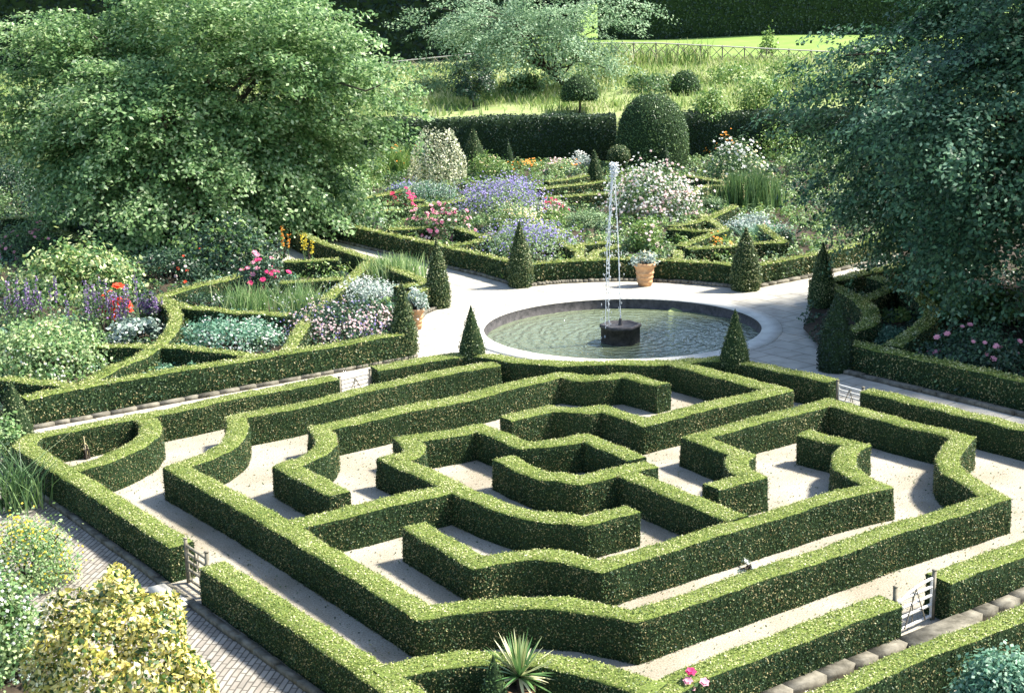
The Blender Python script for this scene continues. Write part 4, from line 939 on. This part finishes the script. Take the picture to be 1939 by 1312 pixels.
S('green_shrub', 'leafy clump between the two straight knot hedges', 'shrub', 600, 520, 100, 28, M_FRESH, .1, 420)
S('green_shrub', 'leafy plants filling the knot behind the yellow spires', 'shrub', 596, 560, 90, 26, M_FRESH, .09, 420, 'loose', flowers=[(M_YELLOW, 12, .1, 'all')])
S('lambs_ear', 'small teal-grey plants in the triangle beside the thick curved hedge', 'flowers', 345, 692, 80, 18, M_TEAL, .1, 260)
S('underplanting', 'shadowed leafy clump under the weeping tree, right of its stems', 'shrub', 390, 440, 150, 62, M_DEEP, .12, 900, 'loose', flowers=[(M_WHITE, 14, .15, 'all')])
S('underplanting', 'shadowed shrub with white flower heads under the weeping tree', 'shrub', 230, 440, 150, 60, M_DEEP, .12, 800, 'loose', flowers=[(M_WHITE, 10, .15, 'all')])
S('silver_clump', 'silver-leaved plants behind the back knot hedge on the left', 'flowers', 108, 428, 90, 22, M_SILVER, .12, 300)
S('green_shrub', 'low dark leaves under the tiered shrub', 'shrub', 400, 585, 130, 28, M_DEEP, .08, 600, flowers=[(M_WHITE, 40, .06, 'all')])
# ---- right bed
S('bright_shrub', 'yellow-green leafy shrub lit beneath the right tree', 'shrub', 1795, 600, 96, 84, M_FRESH, .15, 600, 'loose')
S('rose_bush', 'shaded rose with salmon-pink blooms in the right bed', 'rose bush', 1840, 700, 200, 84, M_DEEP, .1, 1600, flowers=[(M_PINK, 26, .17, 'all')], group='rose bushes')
S('santolina_mound', 'soft green mound behind the black-green cone', 'shrub', 1665, 645, 110, 26, M_TEAL, .06, 1500)
S('green_shrub', 'small glossy plant in the diamond of the right knot', 'shrub', 1698, 605, 62, 24, M_FRESH, .1, 260, 'loose')
S('green_shrub', 'leafy bush at the right edge under the tree', 'shrub', 1890, 610, 110, 80, M_GREEN, .12, 900, 'loose', flowers=[(M_SILVER, 26, .12, 'all')])
S('green_shrub', 'dim plants behind the upper right knot hedge', 'shrub', 1680, 512, 130, 30, M_DEEP, .1, 500, 'loose')
# ---- foreground
S('golden_holly', 'big golden variegated holly bush in the bottom left corner', 'shrub', 232, 1415, 385, 352, M_HOLLY, .095, 15000, 'dome', z=.1, aspect=.62, tilt=.8, seed=5)
S('coreopsis_clump', 'yellow-flowered feathery shrub on the left beside the brick path', 'flowers', 50, 1095, 170, 128, M_PALE, .05, 2600, flowers=[(M_YELLOW, 520, .05, 'all')], z=.1)
S('white_edged_shrub', 'white and green leafy shrub at the lower left edge', 'shrub', 18, 1275, 130, 200, M_PALE, .07, 2400, z=.1, flowers=[(M_WHITE, 420, .06, 'all')])
S('spear_leaf_plant', 'plant with narrow spear leaves below the left edge cone', 'shrub', 30, 960, 120, 108, M_GREEN, .1, 120, blade=(.45, .018), z=.1)
S('climbing_shrub', 'glossy leafy shrub climbing at the left edge beside the cone', 'shrub', 16, 880, 80, 116, M_PALE, .09, 500, 'loose', z=.1)
S('blue_green_shrub', 'blue-green leafy shrub in the bottom right corner', 'shrub', 1906, 1330, 170, 104, M_TEAL, .07, 2600, z=.1)
S('rose_bush', 'rose with two pink blooms rising before the nearest hedge', 'rose bush', 1300, 1352, 90, 104, M_GREEN, .07, 160, 'loose', flowers=[(M_DEEPPINK, 2, .2, 'top'), (M_PINK, 3, .2, 'top')], z=.2, group='rose bushes')
S('weed', 'little leafy weed against the foot of the inner right hedge', 'weed', 1415, 1078, 44, 22, M_SILVER, .08, 46, 'loose', z=.04)
S('weed', 'pale weed growing out of the kerb by the near left cone', 'weed', 706, 690, 60, 32, M_PALE, .12, 40, 'loose', z=.04)
S('young_plant', 'single straw-coloured seedling in the D-shaped hedge pocket', 'weed', 163, 868, 14, 56, M_CREAM, .06, 26, 'loose', z=.04, stalks=(3, .9))

# ------------------------------------------------------------------ pots
def pot(px, py, rpx, hpx, label, z=.03, name='terracotta_pot'):
    b = at(px, py, z); s = b[1]/F; r, h = rpx*s, hpx*s
    root = empty(name, b); tag(root, label, 'pot', 'terracotta pots')
    mb = MB(); V, Fq = lathe([(.01, .0), (r*.62, 0), (r*.66, h*.12), (r*.71, h*.14), (r*.71, h*.19), (r*.69, h*.2), (r*.73, h*.33), (r*.79, h*.35), (r*.79, h*.38), (r*.75, h*.40), (r*.79, h*.52), (r*.86, h*.54), (r*.86, h*.58), (r*.81, h*.60), (r*.88, h*.80)], b, 32); mb.add(V, Fq)
    mb.build('body', M_TERRA, root, smooth=False)
    mb = MB(); V, Fq = lathe([(r*.88, h*.80), (r*1.0, h*.82), (r*1.02, h*.95), (r*.98, h), (r*.86, h), (r*.84, h*.9)], b, 32); mb.add(V, Fq); mb.build('rim', M_TERRA, root)
    mb = MB(); V, Fq = lathe([(r*.845, h*.92), (.01, h*.93)], b, 32); mb.add(V, Fq); mb.build('soil', M_SOIL, root)
    return b+np.array([0, 0, h*.92]), s
t, s = pot(1221, 540, 21, 44, 'banded terracotta pot standing against the far bed hedge behind the pool')
S('potted_plant', 'wispy silver-leaved plant growing in the terracotta pot behind the pool', 'potted plant', 0, 0, 46, 30, M_SILVER, .08, 260, 'loose', base=t, flowers=[(M_CREAM, 14, .07, 'all')])
t, s = pot(788, 622, 17, 40, 'terracotta pot half hidden behind the near left cone')
S('potted_plant', 'variegated bushy plant in the pot behind the near left cone', 'potted plant', 0, 0, 40, 44, M_SILVER, .08, 420, base=t)
t, s = pot(985, 1336, 33, 42, 'terracotta pot at the bottom edge holding the yucca', z=.12)
# yucca
root = empty('yucca', t); tag(root, 'spiky variegated yucca in a pot at the bottom of the photo', 'potted plant')
mb = MB(); add_tube(mb, [t-np.array([0, 0, .05]), t+np.array([0, 0, .20])], [.06, .05], 8); mb.build('stem', M_DARKBARK, root)
mb = MB(); rng = np.random.default_rng(4)
for k in range(78):
    az = rng.uniform(0, 2*np.pi); el = rng.uniform(-.25, 1.5); L = rng.uniform(.52, .80)*(1 if el > .3 else .85)
    d = np.array([math.cos(az)*math.cos(el), math.sin(az)*math.cos(el), math.sin(el)]); sd_ = norm(np.cross(d, [0, 0, 1.])+1e-4); up = np.cross(sd_, d)
    st = t+np.array([0, 0, .20]); rows = []
    for q, (tt, ww) in enumerate(((0, .018), (.35, .026), (.7, .017), (1, .002))):
        c = st+d*L*tt+np.array([0, 0, -.10*tt*tt*math.cos(el)])
        rows += [c-sd_*ww, c-up*ww*.35, c+sd_*ww]
    Fq = []
    for q in range(3):
        for e_ in range(2): Fq.append([q*3+e_, q*3+e_+1, q*3+e_+4, q*3+e_+3])
    mb.add(rows, np.array(Fq))
mb.build('leaves', M_YUCCA, root)

# ------------------------------------------------------------------ gates
def gate(a, b, h, label, arch=0.0, m=M_OLDWOOD, rails=5, hinge=1, swing=0.0):
    a, b = np.asarray(a, float), np.asarray(b, float); a[2] = b[2] = .04; mid = (a+b)/2
    root = empty('gate', mid); tag(root, label, 'gate', 'five-barred wooden gates of the maze')
    d = norm(b-a); L = np.linalg.norm(b-a); z = np.array([0, 0, 1.]); nrm = np.cross(d, z)
    for p in (a, b):
        mb = MB(); ang = math.atan2(d[1], d[0]); add_box(mb, p+z*(h*1.12)/2, .055, .055, h*1.12, ang); add_box(mb, p+z*(h*1.12+.01), .066, .066, .02, ang); mb.build('post', M_RUSTIC, root)
    a2, b2 = a+d*.06, b-d*.06
    for k in range(rails):
        zz = h*(.1+.86*(k/(rails-1))**.85); mb = MB()
        n = 10; t = np.linspace(0, 1, n)[:, None]; p = a2*(1-t)+b2*t+z*zz
        if arch and k == rails-1: p[:, 2] += arch*(t[:, 0]-1)**2*0 - arch*(1-t[:, 0])**2
        add_tube(mb, p, .028, 6); mb.build('rail', m, root)
    mb = MB(); o_ = nrm*.03
    add_tube(mb, [a2*.5+b2*.5+z*h*.9+o_, a2*.8+b2*.2+z*h*.1+o_], .011, 5); add_tube(mb, [a2*.5+b2*.5+z*h*.9+o_, a2*.2+b2*.8+z*h*.1+o_], .011, 5)
    add_tube(mb, [(a2+b2)/2+z*h*.06-o_, (a2+b2)/2+z*h*.92-o_], .012, 5); mb.build('brace', M_RUSTIC, root)
    for p in (a2, b2):
        mb = MB(); add_tube(mb, [p+z*h*.06, p+z*(h*.98 - (arch if p is a2 else 0))], .022, 5); mb.build('stile', m, root)
    return root
ga = at(347, 1031, .76); gb = at(397, 1064, .76); n_ = (gb-ga)
gate(ga+n_*.10, gb-n_*.10, .78, 'small dark wooden gate in the left outer hedge near the golden holly', m=M_RUSTIC)
ga = at(1690, 1132, .76); gb = at(1771, 1097, .76); n_ = gb-ga
gate(ga+n_*.06, gb-n_*.03, .80, 'pale gate with a curved top rail in the near right hedge', arch=.2, m=M_WHITEWOOD)
ga = at(1583, 721, .76); gb = at(1638, 736, .76); n_ = gb-ga
gate(ga+n_*.06, gb-n_*.06, .66, 'white gate in the far right hedge by the shaded path', m=M_WHITEWOOD)
ga = at(638, 713, .76); gb = at(704, 697, .76); n_ = gb-ga
gate(ga+n_*.06, gb-n_*.06, .62, 'faint sunlit gate in the far left hedge', m=M_OLDWOOD)
# stone steps under the gates
for (p, q) in (((-25.4, -24.4), 10.1),):
    mb = MB(); c = gA(-24.95, 10.05); add_box(mb, (c[0], c[1], .05), 1.15, .32, .10, YA); struct(mb.build('step', M_COPING))
c = gA(-14.95, 19.5); mb = MB(); add_box(mb, (c[0], c[1], .09), .55, 1.6, .18, YA); struct(mb.build('step', M_STONE))
